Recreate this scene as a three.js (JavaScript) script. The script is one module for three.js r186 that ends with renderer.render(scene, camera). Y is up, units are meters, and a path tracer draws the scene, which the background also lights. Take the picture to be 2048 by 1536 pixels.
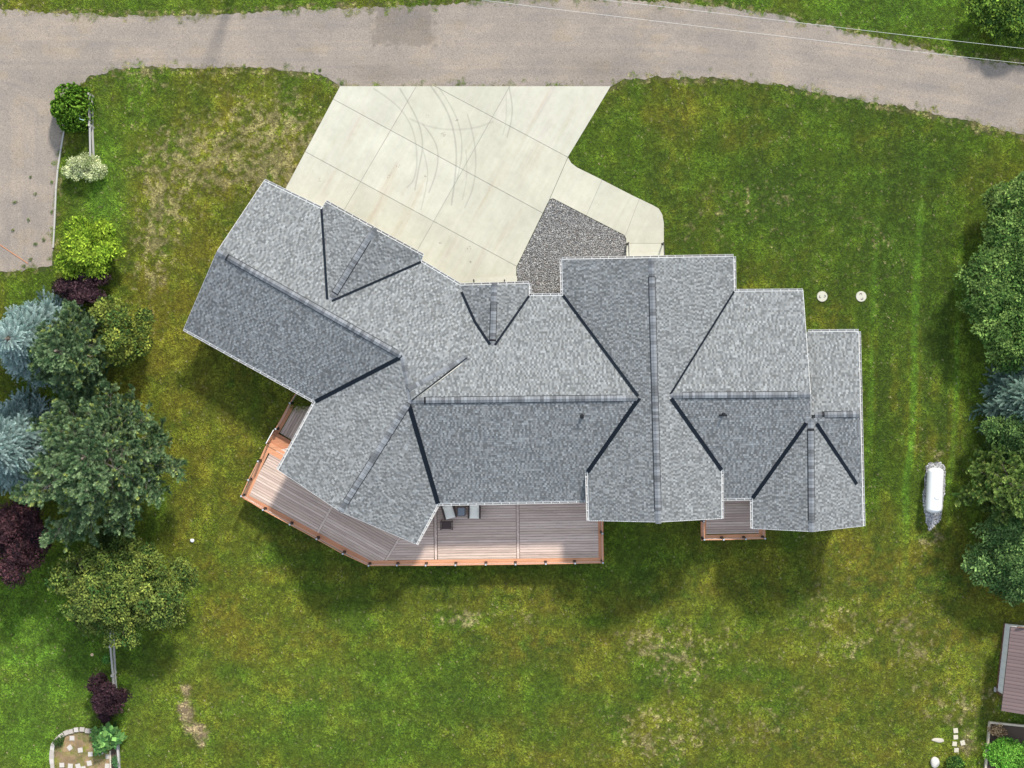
import * as THREE from 'three';
import { mergeGeometries } from 'three/addons/utils/BufferGeometryUtils.js';

// ---------------------------------------------------------------- camera, sky, sun, exposure
const H = 97, F = 3007;                                   // camera height in metres, focal length in photo pixels (2048 wide)
const scene = new THREE.Scene();
const camera = new THREE.PerspectiveCamera(2 * Math.atan(768 / F) * 180 / Math.PI, 4 / 3, 1, 3000);
camera.position.set(0, H, 0);
camera.up.set(0, 0, -1);
camera.lookAt(0, 0, 0);
const SUN_DIR = new THREE.Vector3(0.37, 1, -1.03).normalize();
{
  const w = 128, h = 64, data = new Float32Array(w * h * 4);
  for (let j = 0; j < h; j++) for (let i = 0; i < w; i++) {
    const el = ((j + 0.5) / h - 0.5) * Math.PI, az = ((i + 0.5) / w - 0.5) * 2 * Math.PI;
    const d = new THREE.Vector3(Math.cos(el) * Math.cos(az), Math.sin(el), Math.cos(el) * Math.sin(az));
    const up = Math.max(0, d.y), glow = Math.pow(Math.max(0, d.dot(SUN_DIR)), 6);
    const o = (j * w + i) * 4, k = 0.56;
    data[o] = k * (0.92 - 0.22 * up + 0.5 * glow);
    data[o + 1] = k * (0.98 - 0.12 * up + 0.46 * glow);
    data[o + 2] = k * (1.08 + 0.02 * up + 0.38 * glow);
    data[o + 3] = 1;
  }
  const sky = new THREE.DataTexture(data, w, h, THREE.RGBAFormat, THREE.FloatType);
  sky.mapping = THREE.EquirectangularReflectionMapping;
  sky.magFilter = THREE.LinearFilter; sky.minFilter = THREE.LinearFilter; sky.needsUpdate = true;
  scene.background = sky; scene.environment = sky;
}
const sun = new THREE.DirectionalLight(new THREE.Color(1, 0.955, 0.87), 2.9);
sun.position.copy(SUN_DIR).multiplyScalar(150);
sun.castShadow = true; sun.shadow.radius = 11; sun.shadow.mapSize.set(4096, 4096);
Object.assign(sun.shadow.camera, { left: -50, right: 50, top: 50, bottom: -50, near: 10, far: 320 });
scene.add(sun, sun.target);
const renderer = new THREE.WebGLRenderer({ antialias: true });
renderer.setSize(1024, 768);
renderer.toneMapping = THREE.LinearToneMapping;
renderer.toneMappingExposure = 1.88;
renderer.shadowMap.enabled = true; renderer.shadowMap.type = THREE.PCFSoftShadowMap;

// ---------------------------------------------------------------- helpers
let seed = 12345;
const rnd = () => { seed = (seed + 0x6D2B79F5) | 0; let t = Math.imul(seed ^ (seed >>> 15), 1 | seed); t = (t + Math.imul(t ^ (t >>> 7), 61 | t)) ^ t; return ((t ^ (t >>> 14)) >>> 0) / 4294967296; };
const rr = (a, b) => a + (b - a) * rnd();
const gauss = () => (rnd() + rnd() + rnd() + rnd() - 2) * 1.0;
const clamp = (x, a = 0, b = 1) => Math.min(b, Math.max(a, x));
const sstep = (a, b, x) => { const t = clamp((x - a) / (b - a)); return t * t * (3 - 2 * t); };
const lerp = (a, b, t) => a + (b - a) * t;
const hash2 = (x, y) => { let h = Math.imul(x | 0, 374761393) + Math.imul(y | 0, 668265263); h = Math.imul(h ^ (h >>> 13), 1274126177); return ((h ^ (h >>> 16)) >>> 0) / 4294967296; };
function vnoise(x, y) {
  const i = Math.floor(x), j = Math.floor(y); let u = x - i, v = y - j; u = u * u * (3 - 2 * u); v = v * v * (3 - 2 * v);
  return lerp(lerp(hash2(i, j), hash2(i + 1, j), u), lerp(hash2(i, j + 1), hash2(i + 1, j + 1), u), v);
}
function fbm(x, y, n = 4) { let s = 0, a = 0.5, t = 0; for (let k = 0; k < n; k++) { s += a * vnoise(x, y); t += a; a *= 0.5; x = x * 2.03 + 17.1; y = y * 2.03 + 9.7; } return s / t; }
const ground = (x, z) => -1.1 * sstep(-1, 12, z);          // the plot falls away gently behind the house
const P = (px, py, h = 0) => new THREE.Vector3((px - 1024) / F * (H - h), h, (py - 768) / F * (H - h));
function PG(px, py, up = 0) { let h = 0; for (let k = 0; k < 4; k++) { const p = P(px, py, h); h = ground(p.x, p.z) + up; } return P(px, py, h); }
const toPx = (x, z) => [x / H * F + 1024, z / H * F + 768];
function inPoly(x, y, p) { let c = false; for (let i = 0, j = p.length - 1; i < p.length; j = i++) { const a = p[i], b = p[j]; if ((a[1] > y) !== (b[1] > y) && x < (b[0] - a[0]) * (y - a[1]) / (b[1] - a[1]) + a[0]) c = !c; } return c; }
function clipHalf(poly, ax, ay, nx, ny) {                  // keeps the side where (p - a) . n >= 0
  const out = []; const d = (p) => (p[0] - ax) * nx + (p[1] - ay) * ny;
  for (let i = 0; i < poly.length; i++) { const a = poly[i], b = poly[(i + 1) % poly.length], da = d(a), db = d(b); if (da >= 0) out.push(a); if ((da >= 0) !== (db >= 0)) { const t = da / (da - db); out.push([a[0] + (b[0] - a[0]) * t, a[1] + (b[1] - a[1]) * t]); } }
  return out;
}
const area2 = (p) => { let s = 0; for (let i = 0; i < p.length; i++) { const a = p[i], b = p[(i + 1) % p.length]; s += a[0] * b[1] - b[0] * a[1]; } return s / 2; };
function insetPoly(p, d) {                                 // moves every edge inwards by d (d may be an array, one per edge)
  const s = area2(p) > 0 ? 1 : -1, n = p.length, L = [];
  for (let i = 0; i < n; i++) { const a = p[i], b = p[(i + 1) % n], l = Math.hypot(b[0] - a[0], b[1] - a[1]) || 1, ux = (b[0] - a[0]) / l, uy = (b[1] - a[1]) / l, k = Array.isArray(d) ? d[i] : d; L.push([a[0] - s * uy * k, a[1] + s * ux * k, ux, uy]); }
  return p.map((_, i) => { const A = L[(i + n - 1) % n], B = L[i], det = A[2] * B[3] - A[3] * B[2]; if (Math.abs(det) < 1e-6) return [B[0], B[1]]; const t = ((B[0] - A[0]) * B[3] - (B[1] - A[1]) * B[2]) / det; return [A[0] + A[2] * t, A[1] + A[3] * t]; });
}
const std = (r, g, b, rough = 0.8, more = {}) => new THREE.MeshStandardMaterial({ color: new THREE.Color().setRGB(r, g, b), roughness: rough, side: THREE.DoubleSide, ...more });
const geo = (pos, idx, extra = {}) => { const g = new THREE.BufferGeometry(); g.setAttribute('position', new THREE.Float32BufferAttribute(pos, 3)); if (extra.color) g.setAttribute('color', new THREE.Float32BufferAttribute(extra.color, 3)); if (extra.uv) g.setAttribute('uv', new THREE.Float32BufferAttribute(extra.uv, 2)); if (idx) g.setIndex(idx); g.computeVertexNormals(); return g; };
// flat-topped slab from a plan outline [[x,z],...], top y1 (number or function), bottom y0
function slab(poly, y0, y1, uvScale = 1) {
  const ring = area2(poly) > 0 ? poly.slice().reverse() : poly;
  const tri = THREE.ShapeUtils.triangulateShape(ring.map((p) => new THREE.Vector2(p[0], p[1])), []);
  const Y = typeof y1 === 'function' ? y1 : () => y1, Y0 = typeof y0 === 'function' ? y0 : () => y0;
  const pos = [], uv = [], idx = [];
  const put = (x, y, z, u, v) => { pos.push(x, y, z); uv.push(u, v); return pos.length / 3 - 1; };
  const top = ring.map((p) => put(p[0], Y(p[0], p[1]), p[1], p[0] * uvScale, p[1] * uvScale));
  const bot = ring.map((p) => put(p[0], Y0(p[0], p[1]), p[1], p[0] * uvScale, p[1] * uvScale));
  const flip = (a, b, c) => { const A = ring[a], B = ring[b], C = ring[c]; return (B[0] - A[0]) * (C[1] - A[1]) - (B[1] - A[1]) * (C[0] - A[0]) > 0; };
  for (const [a, b, c] of tri) { if (flip(a, b, c)) { idx.push(top[a], top[c], top[b], bot[a], bot[b], bot[c]); } else { idx.push(top[a], top[b], top[c], bot[a], bot[c], bot[b]); } }
  for (let i = 0; i < ring.length; i++) {
    const a = ring[i], b = ring[(i + 1) % ring.length];
    const k = [put(a[0], Y(...a), a[1], a[0], Y(...a)), put(b[0], Y(...b), b[1], b[0], Y(...b)), put(b[0], Y0(...b), b[1], b[0], Y0(...b)), put(a[0], Y0(...a), a[1], a[0], Y0(...a))];
    idx.push(k[0], k[2], k[1], k[0], k[3], k[2]);
  }
  return geo(pos, idx, { uv }).toNonIndexed();
}
const flatNormals = (g) => { const q = g.index ? g.toNonIndexed() : g; q.computeVertexNormals(); return q; };
const box = (w, h, d, x = 0, y = 0, z = 0) => new THREE.BoxGeometry(w, h, d).translate(x, y, z);
const merge = (list) => mergeGeometries(list.map((g) => { const q = g.index ? g.toNonIndexed() : g; for (const k of Object.keys(q.attributes)) if (!['position', 'normal', 'uv'].includes(k)) q.deleteAttribute(k); if (!q.attributes.uv) q.setAttribute('uv', new THREE.Float32BufferAttribute(new Float32Array(q.attributes.position.count * 2), 2)); return q; }));
function beam(a, b, w, h, roll = 0) {                      // a box of width w and height h from point a to point b
  const g = box(w, h, a.distanceTo(b)); const m = new THREE.Matrix4(), z = b.clone().sub(a).normalize(); let up = new THREE.Vector3(0, 1, 0); if (Math.abs(z.y) > 0.97) up = new THREE.Vector3(0, 0, 1);
  const x = up.clone().cross(z).normalize(), y = z.clone().cross(x).normalize(); m.makeBasis(x, y, z); if (roll) g.rotateZ(roll);
  return g.applyMatrix4(m).translate((a.x + b.x) / 2, (a.y + b.y) / 2, (a.z + b.z) / 2);
}
function rod(a, b, r0, r1 = r0, seg = 6) {
  const g = new THREE.CylinderGeometry(r1, r0, a.distanceTo(b), seg); g.applyQuaternion(new THREE.Quaternion().setFromUnitVectors(new THREE.Vector3(0, 1, 0), b.clone().sub(a).normalize()));
  return g.translate((a.x + b.x) / 2, (a.y + b.y) / 2, (a.z + b.z) / 2);
}
const used = {};
const numbered = (n) => { const k = used[n] = (used[n] ?? -1) + 1; return k ? n + '_' + String(k).padStart(3, '0') : n; };
function part(name, g, m, parent, kind) { const o = new THREE.Mesh(g, m); o.name = name; o.castShadow = o.receiveShadow = true; if (kind) o.userData.kind = kind; parent.add(o); return o; }
function thing(name, label, category, pos = [0, 0, 0], turn = 0, group) { const o = new THREE.Group(); o.name = numbered(name); o.position.set(...pos); o.rotation.y = turn; o.userData = { label, category }; if (group) o.userData.group = group; scene.add(o); return o; }
function solo(name, g, m, label, category, group) { const o = part(numbered(name), g, m, scene); o.userData = { label, category }; if (group) o.userData.group = group; return o; }
function structure(name, g, m) { const o = part(name, g, m, scene); o.userData.kind = 'structure'; return o; }
const pl = (pts, h) => pts.map(([x, y]) => { const q = h === undefined ? PG(x, y) : P(x, y, h); return [q.x, q.z]; });
const xz = (v) => [v.x, v.z];
function dataTex(w, h, fn, srgb = true) { const d = new Uint8Array(w * h * 4); for (let j = 0; j < h; j++) for (let i = 0; i < w; i++) { const c = fn(i, j), o = (j * w + i) * 4; d[o] = clamp(c[0]) * 255; d[o + 1] = clamp(c[1]) * 255; d[o + 2] = clamp(c[2]) * 255; d[o + 3] = 255; } const t = new THREE.DataTexture(d, w, h, THREE.RGBAFormat); t.magFilter = THREE.LinearFilter; t.minFilter = THREE.LinearMipmapLinearFilter; t.generateMipmaps = true; if (srgb) t.colorSpace = THREE.SRGBColorSpace; t.needsUpdate = true; return t; }

// ---------------------------------------------------------------- outlines in plan (photo pixels on the ground)
const ROAD_N = [[-900, 10], [-300, 16], [0, 17], [60, 20], [120, 26], [200, 31], [280, 34], [360, 32], [450, 28], [540, 24], [640, 17], [720, 17], [800, 13], [880, 8], [960, 3], [1100, -3], [1250, -1], [1350, 4], [1450, 14], [1548, 29], [1600, 42], [1660, 53], [1740, 72], [1800, 86], [1850, 100], [1900, 110], [1980, 122], [2048, 132], [2300, 180], [2900, 300]];
const ROAD_S = [[2900, 470], [2300, 330], [2048, 270], [1980, 252], [1900, 236], [1840, 222], [1800, 213], [1740, 204], [1680, 194], [1620, 182], [1548, 168], [1450, 158], [1330, 154], [1250, 157], [1222, 173], [680, 173], [664, 160], [640, 149], [560, 139], [500, 135], [400, 136], [300, 134], [250, 137], [215, 143], [185, 154], [160, 168], [142, 190], [133, 215], [128, 250], [118, 320], [111, 400], [107, 490], [104, 530], [60, 537], [0, 546], [-300, 590], [-900, 700]];
const roadPx = [...ROAD_N, ...ROAD_S];
const drivePx = [[680, 172], [1222, 172], [1136, 314], [1099, 399], [1033, 534], [1033, 600], [560, 600], [560, 397]];
const walkPx = [[1136, 314], [1143, 326], [1155, 335], [1200, 357], [1262, 389], [1306, 410], [1318, 417], [1325, 429], [1328, 446], [1328, 487], [1252, 487], [1252, 477], [1248, 470], [1114, 401], [1106, 397], [1099, 399]];
const rockPx = [[1099, 399], [1106, 397], [1114, 401], [1248, 470], [1252, 477], [1253, 540], [1126, 560], [1126, 640], [1033, 640], [1033, 534]];

// ---------------------------------------------------------------- setting: lawn, road, driveway
const blob = (x, y, cx, cy, rx, ry) => { const u = (x - cx) / rx, v = (y - cy) / ry; return Math.exp(-(u * u + v * v)); };
const cMix = (a, b, t) => [lerp(a[0], b[0], t), lerp(a[1], b[1], t), lerp(a[2], b[2], t)];
const GREEN = [0.092, 0.150, 0.015], OLIVE = [0.195, 0.180, 0.023], STRAW = [0.37, 0.305, 0.155], BRIGHT = [0.115, 0.240, 0.026], DEEP = [0.058, 0.105, 0.014], SOIL = [0.40, 0.30, 0.185];
// what grows where, in plan: blades of several kinds, straw where the turf has died back, bare soil
const roadRing = pl(roadPx, 0);
function lawnColour(x, z) {
  const [px, py] = toPx(x, z);
  const n1 = fbm(x * 0.16 + 3, z * 0.16 + 8, 4), n2 = fbm(x * 0.7 + 31, z * 0.7 + 5, 3), n3 = fbm(x * 2.6 + 7, z * 2.6 + 77, 3), n4 = vnoise(x * 6 + 13, z * 6 + 41), n5 = fbm(x * 0.45 + 71, z * 0.45 + 15, 4);
  const south = sstep(1040, 1150, py), band = lerp(fbm(x * 0.9 + 4, z * 0.06, 2), fbm(x * 0.06, z * 0.9 + 4, 2), south);   // the mower went round the house
  let olive = 0.30 + 1.3 * (n1 - 0.5) + 1.0 * (n2 - 0.5) + 0.4 * (n3 - 0.5) + 0.9 * (band - 0.5);
  olive += 0.55 * blob(px, py, 430, 360, 230, 280) + 0.3 * blob(px, py, 1150, 1290, 330, 80) + 0.25 * blob(px, py, 420, 850, 90, 330) + 0.45 * blob(px, py, 300, 640, 45, 220) + 0.30 * blob(px, py, 1650, 1330, 420, 190) + 0.25 * blob(px, py, 1870, 1320, 100, 230) + 0.3 * blob(px, py, 470, 1200, 110, 110) + 0.3 * blob(px, py, 1230, 1500, 260, 120)
    + 0.25 * blob(px, py, 1480, 230, 330, 60) + 0.45 * blob(px, py, 1700, 1110, 70, 90) + 0.35 * blob(px, py, 1690, 610, 70, 50) + 0.3 * blob(px, py, 1300, 480, 90, 60) + 0.25 * blob(px, py, 380, 940, 60, 180) + 0.45 * blob(px, py, 1868, 890, 40, 45)
    - 0.25 * blob(px, py, 1050, 1420, 380, 120) - 0.35 * blob(px, py, 90, 1330, 180, 260) - 0.30 * blob(px, py, 215, 380, 60, 200) - 0.5 * blob(px, py, 1600, 420, 330, 200) - 0.3 * blob(px, py, 1830, 640, 130, 260) - 0.3 * blob(px, py, 1750, 30, 300, 50);
  olive = clamp(olive);
  let c = cMix(GREEN, OLIVE, olive);
  let bright = 0.8 * blob(px, py, 70, 1350, 190, 290) + 0.75 * blob(px, py, 215, 390, 55, 190) + 0.55 * blob(px, py, 1750, 20, 330, 60) + 0.4 * blob(px, py, 600, 1400, 260, 130) + 0.3 * blob(px, py, 480, 1100, 60, 90) + 0.35 * blob(px, py, 230, 8, 420, 30) + 0.25 * blob(px, py, 1200, 1150, 160, 60) + 0.3 * blob(px, py, 1960, 1330, 40, 140);
  bright = clamp(bright * (0.55 + 0.9 * (n2 - 0.2)) + 0.5 * (n3 - 0.62));
  c = cMix(c, BRIGHT, clamp(bright));
  let deep = 0.08 + 0.7 * (band - 0.5) + 0.9 * (n5 - 0.5) + 1.5 * (n3 - 0.5) + 0.62 * blob(px, py, 1580, 400, 360, 220) + 0.4 * blob(px, py, 1830, 560, 110, 300) + 0.25 * blob(px, py, 1000, 1400, 340, 120) + 0.45 * blob(px, py, 1880, 1230, 60, 150) + 0.35 * blob(px, py, 1750, 800, 40, 240);
  // mowing stripes along the right-hand side of the house
  const stripeZone = clamp(blob(px, py, 1820, 760, 130, 320) * 1.5);
  const wob = px + (py - 600) * 0.035 + 8 * (vnoise(0.3 * z, 3) - 0.5);
  const stripe = Math.sin(wob / 6.6) * 0.5 + Math.sin(wob / 15.3 + 1.2) * 0.5;
  deep += 0.7 * stripeZone * -stripe;
  c = cMix(c, DEEP, clamp(deep, 0, 0.85));
  if (stripe > 0.45) c = cMix(c, BRIGHT, 0.7 * stripeZone * clamp((stripe - 0.45) * 2.2) * (0.5 + n3));
  // died-back straw and bare spots with ragged outlines
  let straw = 0.95 * blob(px, py, 560, 265, 125, 85) + 0.9 * blob(px, py, 330, 400, 60, 130) + 0.75 * blob(px, py, 430, 310, 130, 70) + 0.8 * blob(px, py, 530, 355, 90, 40) + 0.6 * blob(px, py, 330, 160, 120, 22) + 0.55 * blob(px, py, 300, 560, 40, 120)
    + 0.75 * blob(px, py, 920, 1240, 65, 22) + 0.5 * blob(px, py, 1050, 1245, 45, 18) + 0.75 * blob(px, py, 1375, 1310, 120, 60) + 0.5 * blob(px, py, 1290, 1270, 60, 25) + 0.6 * blob(px, py, 1690, 1260, 110, 80) + 0.6 * blob(px, py, 1310, 1480, 130, 70) + 0.45 * blob(px, py, 1560, 1460, 180, 60) + 0.55 * blob(px, py, 1840, 1290, 50, 90) + 0.6 * blob(px, py, 1930, 1420, 80, 60)
    + 0.4 * blob(px, py, 1540, 410, 120, 60) + 0.32 * blob(px, py, 1420, 470, 130, 60) + 0.3 * blob(px, py, 1750, 500, 60, 120) + 0.9 * blob(px, py, 1985, 258, 70, 16) + 0.6 * blob(px, py, 1850, 220, 160, 14) + 0.5 * blob(px, py, 340, 36, 160, 8) + 0.65 * blob(px, py, 1885, 1050, 14, 40) + 0.6 * blob(px, py, 1868, 1085, 30, 14) + 0.5 * blob(px, py, 1868, 905, 30, 24);
  if ((py < 300 || px < 150) && py < 600) { let near = 0; for (const [dx, dz] of [[0.35, 0], [-0.35, 0], [0, 0.4], [0, -0.4]]) if (inPoly(x + dx, z + dz, roadRing)) near++; straw += near ? 0.55 : 0; }
  const sp = fbm(x * 4.2 + 51, z * 4.2 + 19, 3) * 0.8 + 0.2 * fbm(x * 0.9, z * 0.9 + 40, 2);
  c = cMix(c, STRAW, clamp((sp - (0.75 - 0.34 * clamp(straw * 1.1))) * 5, 0, 0.62));
  const soil = 1.0 * blob(px, py, 365, 1385, 14, 12) + 1.2 * blob(px, py, 364, 1430, 17, 22) + 1.1 * blob(px, py, 385, 1468, 26, 14) + 0.9 * blob(px, py, 398, 1490, 14, 18) + 0.5 * blob(px, py, 1940, 1500, 30, 40) + 0.35 * blob(px, py, 240, 1265, 24, 40);
  c = cMix(c, SOIL, clamp((soil * (0.15 + 1.5 * fbm(x * 3.1, z * 3.1 + 5, 3)) - 0.34) * 2.2, 0, 0.8));
  const j = 0.60 + 0.56 * n4 + 0.24 * n3;
  return [c[0] * j, c[1] * j, c[2] * j, soil];
}
{
  // one sheet out to the horizon: fine cells under the view, wide ones beyond
  const xs = [], zs = [], ext = [60, 90, 150, 300, 700, 1600];
  for (const e of ext.slice().reverse()) xs.push(-e); for (let x = -38; x <= 38.001; x += 0.25) xs.push(x); for (const e of ext) xs.push(e);
  for (const e of ext.slice().reverse()) zs.push(-e); for (let z = -30; z <= 30.001; z += 0.25) zs.push(z); for (const e of ext) zs.push(e);
  const pos = [], col = [], uv = [], idx = [], nx = xs.length;
  for (const z of zs) for (const x of xs) { pos.push(x, ground(x, z), z); const c = lawnColour(x, z); col.push(c[0] * 0.85, c[1] * 0.82, c[2] * 0.95); uv.push(x / 3, z / 3); }
  for (let j = 0; j < zs.length - 1; j++) for (let i = 0; i < nx - 1; i++) { const a = j * nx + i; idx.push(a, a + nx, a + 1, a + 1, a + nx, a + nx + 1); }
  const thatch = dataTex(512, 512, (i, j) => { const a = hash2(i, j), b = vnoise(i / 5, j / 5), c = 0.55 + 0.3 * a + 0.3 * (b - 0.5); return [c, c * 0.98, c * 0.92]; });
  thatch.wrapS = thatch.wrapT = THREE.RepeatWrapping;
  structure('ground', geo(pos, idx, { color: col, uv }), new THREE.MeshStandardMaterial({ vertexColors: true, map: thatch, roughness: 1 }));
}
// road: gravel sheet with a ragged edge
const rag = (pts, amp, step) => { const out = []; for (let i = 0; i < pts.length - 1; i++) { const a = pts[i], b = pts[i + 1], l = Math.hypot(b[0] - a[0], b[1] - a[1]), n = Math.max(1, Math.min(60, Math.round(l / step))); for (let k = 0; k < n; k++) { const t = k / n, x = lerp(a[0], b[0], t), y = lerp(a[1], b[1], t); const nn = ((fbm(x / 30, y / 30, 3) - 0.5) * 1.3 + (fbm(x / 6 + 4, y / 6, 2) - 0.5) * 0.9) * amp; out.push([x + nn * 0.4, y + nn]); } } out.push(pts.at(-1)); return out; };
{
  const ring = pl([...rag(ROAD_N, 9, 3), ...rag(ROAD_S.slice(0, 14), 9, 3), [1222, 173], [680, 173], ...rag(ROAD_S.slice(16), 8, 3)], 0);
  const TW = 2048, TH = 560, x0 = -120, x1 = 2168, y0 = -60, y1 = 570;
  const tan = [0.530, 0.485, 0.441], grey = [0.515, 0.481, 0.456];
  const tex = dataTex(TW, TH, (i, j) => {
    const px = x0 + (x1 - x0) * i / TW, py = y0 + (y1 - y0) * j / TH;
    // wheel paths follow the road, so the grading streaks follow the same line
    const bend = px > 1200 ? (px - 1200) * (px - 1200) * 0.00012 + (px - 1200) * 0.02 : px < 220 ? -Math.max(0, py - 40) * 0.0 : 0;
    const v = py - bend, left = sstep(240, 120, px) * sstep(130, 230, py), sx = lerp(px, py, left), sv = lerp(v, px * 0.9 + 20, left);
    const streak = fbm(sx / 240, sv / 7, 3), worn = fbm(px / 60, py / 34, 4);
    let c = cMix(grey, tan, clamp(0.5 + 1.3 * (worn - 0.5) + 0.8 * (streak - 0.5) + 0.12));
    let k = 0.99 + 0.16 * (worn - 0.5) + 0.08 * (streak - 0.5);
    const patch = sstep(0.0, 0.5, Math.min((px - 742) / 26, (872 - px) / 26, (96 - py) / 24) + 1.3 * (fbm(px / 9, py / 9, 3) - 0.5));    // one squarish darker patch with a ragged, soft edge
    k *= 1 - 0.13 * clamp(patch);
    k *= 1 - 0.10 * clamp(blob(px, py, 1200, 140, 90, 30) + blob(px, py, 760, 150, 60, 26)) * (0.5 + worn);
    const sp = hash2(i, j); const spk = sp > 0.98 ? 1.18 : sp < 0.04 ? 0.78 : 0.91 + 0.18 * hash2(i * 3 + 1, j * 7 + 5);
    const yellow = clamp((fbm(px / 40 + 9, py / 25 + 4, 3) - 0.58) * 4) * 0.35; c = cMix(c, [0.54, 0.48, 0.40], yellow);
    return [c[0] * k * spk, c[1] * k * spk, c[2] * k * spk * 0.995];
  });
  tex.wrapS = tex.wrapT = THREE.MirroredRepeatWrapping;
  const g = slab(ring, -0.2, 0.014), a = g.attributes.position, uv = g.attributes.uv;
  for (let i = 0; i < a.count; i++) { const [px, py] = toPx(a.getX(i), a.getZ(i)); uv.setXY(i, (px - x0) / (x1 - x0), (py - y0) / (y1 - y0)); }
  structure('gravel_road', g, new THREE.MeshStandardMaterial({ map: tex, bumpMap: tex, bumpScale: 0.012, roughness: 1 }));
}
// concrete drive, walk and steps
const concreteUV = (g) => { const a = g.attributes.position, uv = g.attributes.uv; for (let i = 0; i < a.count; i++) { const [px, py] = toPx(a.getX(i), a.getZ(i)); uv.setXY(i, (px - 540) / 820, 1 - (py - 150) / 480); } return g; };
const concrete = (() => {
  const S = 2, W = 820 * S, Hh = 480 * S, cv = document.createElement('canvas'); cv.width = W; cv.height = Hh; const c = cv.getContext('2d');
  c.fillStyle = 'rgb(196,193,180)'; c.fillRect(0, 0, W, Hh);
  c.setTransform(S, 0, 0, S, -540 * S, -150 * S);
  const dir = [-0.49, 0.872];
  for (let k = 0; k < 1500; k++) {                           // broom and float marks, along the pour
    const x = rr(540, 1360), y = rr(150, 630), l = rr(15, 130), w = rr(0.5, 7); const t = rnd();
    c.strokeStyle = t < 0.42 ? `rgba(222,219,206,${rr(0.02, 0.09)})` : t < 0.75 ? `rgba(176,165,145,${rr(0.02, 0.075)})` : `rgba(186,189,180,${rr(0.03, 0.10)})`;
    c.lineWidth = w; c.beginPath(); c.moveTo(x, y); c.lineTo(x + dir[0] * l + rr(-2, 2), y + dir[1] * l); c.stroke();
  }
  const stain = (x, y, l, w, a) => { for (let k = 0; k < 26; k++) { c.strokeStyle = `rgba(150,120,88,${a * rr(0.2, 0.62)})`; c.lineWidth = rr(1, w * 0.7); const ox = gauss() * w, oy = gauss() * w * 0.4, s = rr(-0.5, 0.5) * l; c.beginPath(); c.moveTo(x + ox - dir[0] * l / 2 + dir[0] * s, y + oy - dir[1] * l / 2 + dir[1] * s); c.lineTo(x + ox + dir[0] * l * 0.3 + dir[0] * s, y + oy + dir[1] * l * 0.3 + dir[1] * s); c.stroke(); } };
  for (const s of [[828, 398, 60, 8, 0.07], [762, 400, 90, 12, 0.06], [800, 455, 60, 10, 0.06], [705, 270, 80, 8, 0.04], [970, 395, 90, 10, 0.05], [1060, 320, 120, 14, 0.04], [780, 350, 60, 8, 0.05], [900, 500, 60, 14, 0.04], [1010, 470, 70, 10, 0.04], [660, 355, 50, 10, 0.03], [1130, 250, 70, 9, 0.035], [1075, 230, 120, 10, 0.035], [740, 440, 50, 8, 0.05], [960, 520, 60, 9, 0.04]]) stain(...s);
  // tyre rubber
  const arc = (pts, w, a) => { for (let q = 0; q < 3; q++) { c.strokeStyle = `rgba(78,78,78,${a * 0.85})`; c.lineWidth = w * (1 - q * 0.28); c.lineCap = 'round'; c.beginPath(); c.moveTo(pts[0][0], pts[0][1]); for (let i = 1; i < pts.length - 1; i++) { const mx = (pts[i][0] + pts[i + 1][0]) / 2, my = (pts[i][1] + pts[i + 1][1]) / 2; c.quadraticCurveTo(pts[i][0], pts[i][1], mx, my); } c.lineTo(...pts.at(-1)); c.stroke(); } };
  for (const [pts, w, a] of [
    [[[748, 178], [790, 205], [818, 240], [832, 280], [835, 330], [828, 362], [815, 375]], 4, 0.07], [[[800, 178], [826, 220], [843, 260], [846, 300], [838, 335], [830, 380]], 4, 0.08],
    [[[846, 250], [868, 275], [878, 310], [872, 350], [858, 385]], 3.5, 0.08], [[[862, 173], [890, 210], [908, 260], [914, 310], [910, 360], [903, 410]], 4.5, 0.09], [[[878, 176], [905, 215], [922, 260], [925, 310], [914, 360]], 3.5, 0.07],
    [[[935, 230], [948, 270], [953, 330], [946, 380], [930, 415]], 4, 0.06], [[[820, 238], [858, 256], [910, 261], [955, 256], [985, 244]], 5, 0.05], [[[1018, 175], [1025, 205], [1024, 240], [1014, 275]], 3.5, 0.08], [[[846, 300], [858, 340], [852, 380], [842, 420]], 3, 0.07], [[[932, 300], [936, 350], [925, 400]], 3, 0.05], [[[1012, 185], [1014, 235], [1006, 270]], 3, 0.05]]) arc(pts, w, a);
  for (let k = 0; k < 700; k++) { c.fillStyle = `rgba(90,84,76,${rr(0.05, 0.35)})`; c.fillRect(rr(540, 1360), rr(150, 630), rr(0.4, 1.3), rr(0.4, 1.3)); }
  for (const [x, y] of [[637, 360], [856, 232], [884, 267], [912, 242], [778, 352], [852, 352], [938, 495], [880, 485], [940, 525], [795, 332], [888, 272]]) { c.fillStyle = 'rgba(70,66,60,0.4)'; for (let k = 0; k < 5; k++) c.fillRect(x + rr(-4, 4), y + rr(-3, 3), rr(0.8, 2.2), rr(0.8, 1.6)); }
  const im = c.getImageData(0, 0, W, Hh), d = im.data; for (let i = 0; i < d.length; i += 4) { const q = i >> 2, xx = q % W, yy = (q / W) | 0, n = (hash2(i, 7) - 0.5) * 13 + (fbm(xx / 90, yy / 90, 4) - 0.5) * 19 + (fbm(xx / 17 + 9, yy / 17, 2) - 0.5) * 9; d[i] += n; d[i + 1] += n; d[i + 2] += n; } c.putImageData(im, 0, 0);
  const t = new THREE.CanvasTexture(cv); t.colorSpace = THREE.SRGBColorSpace;
  return new THREE.MeshStandardMaterial({ map: t, roughness: 0.9, color: new THREE.Color().setRGB(0.735, 0.73, 0.695) });
})();
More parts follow.
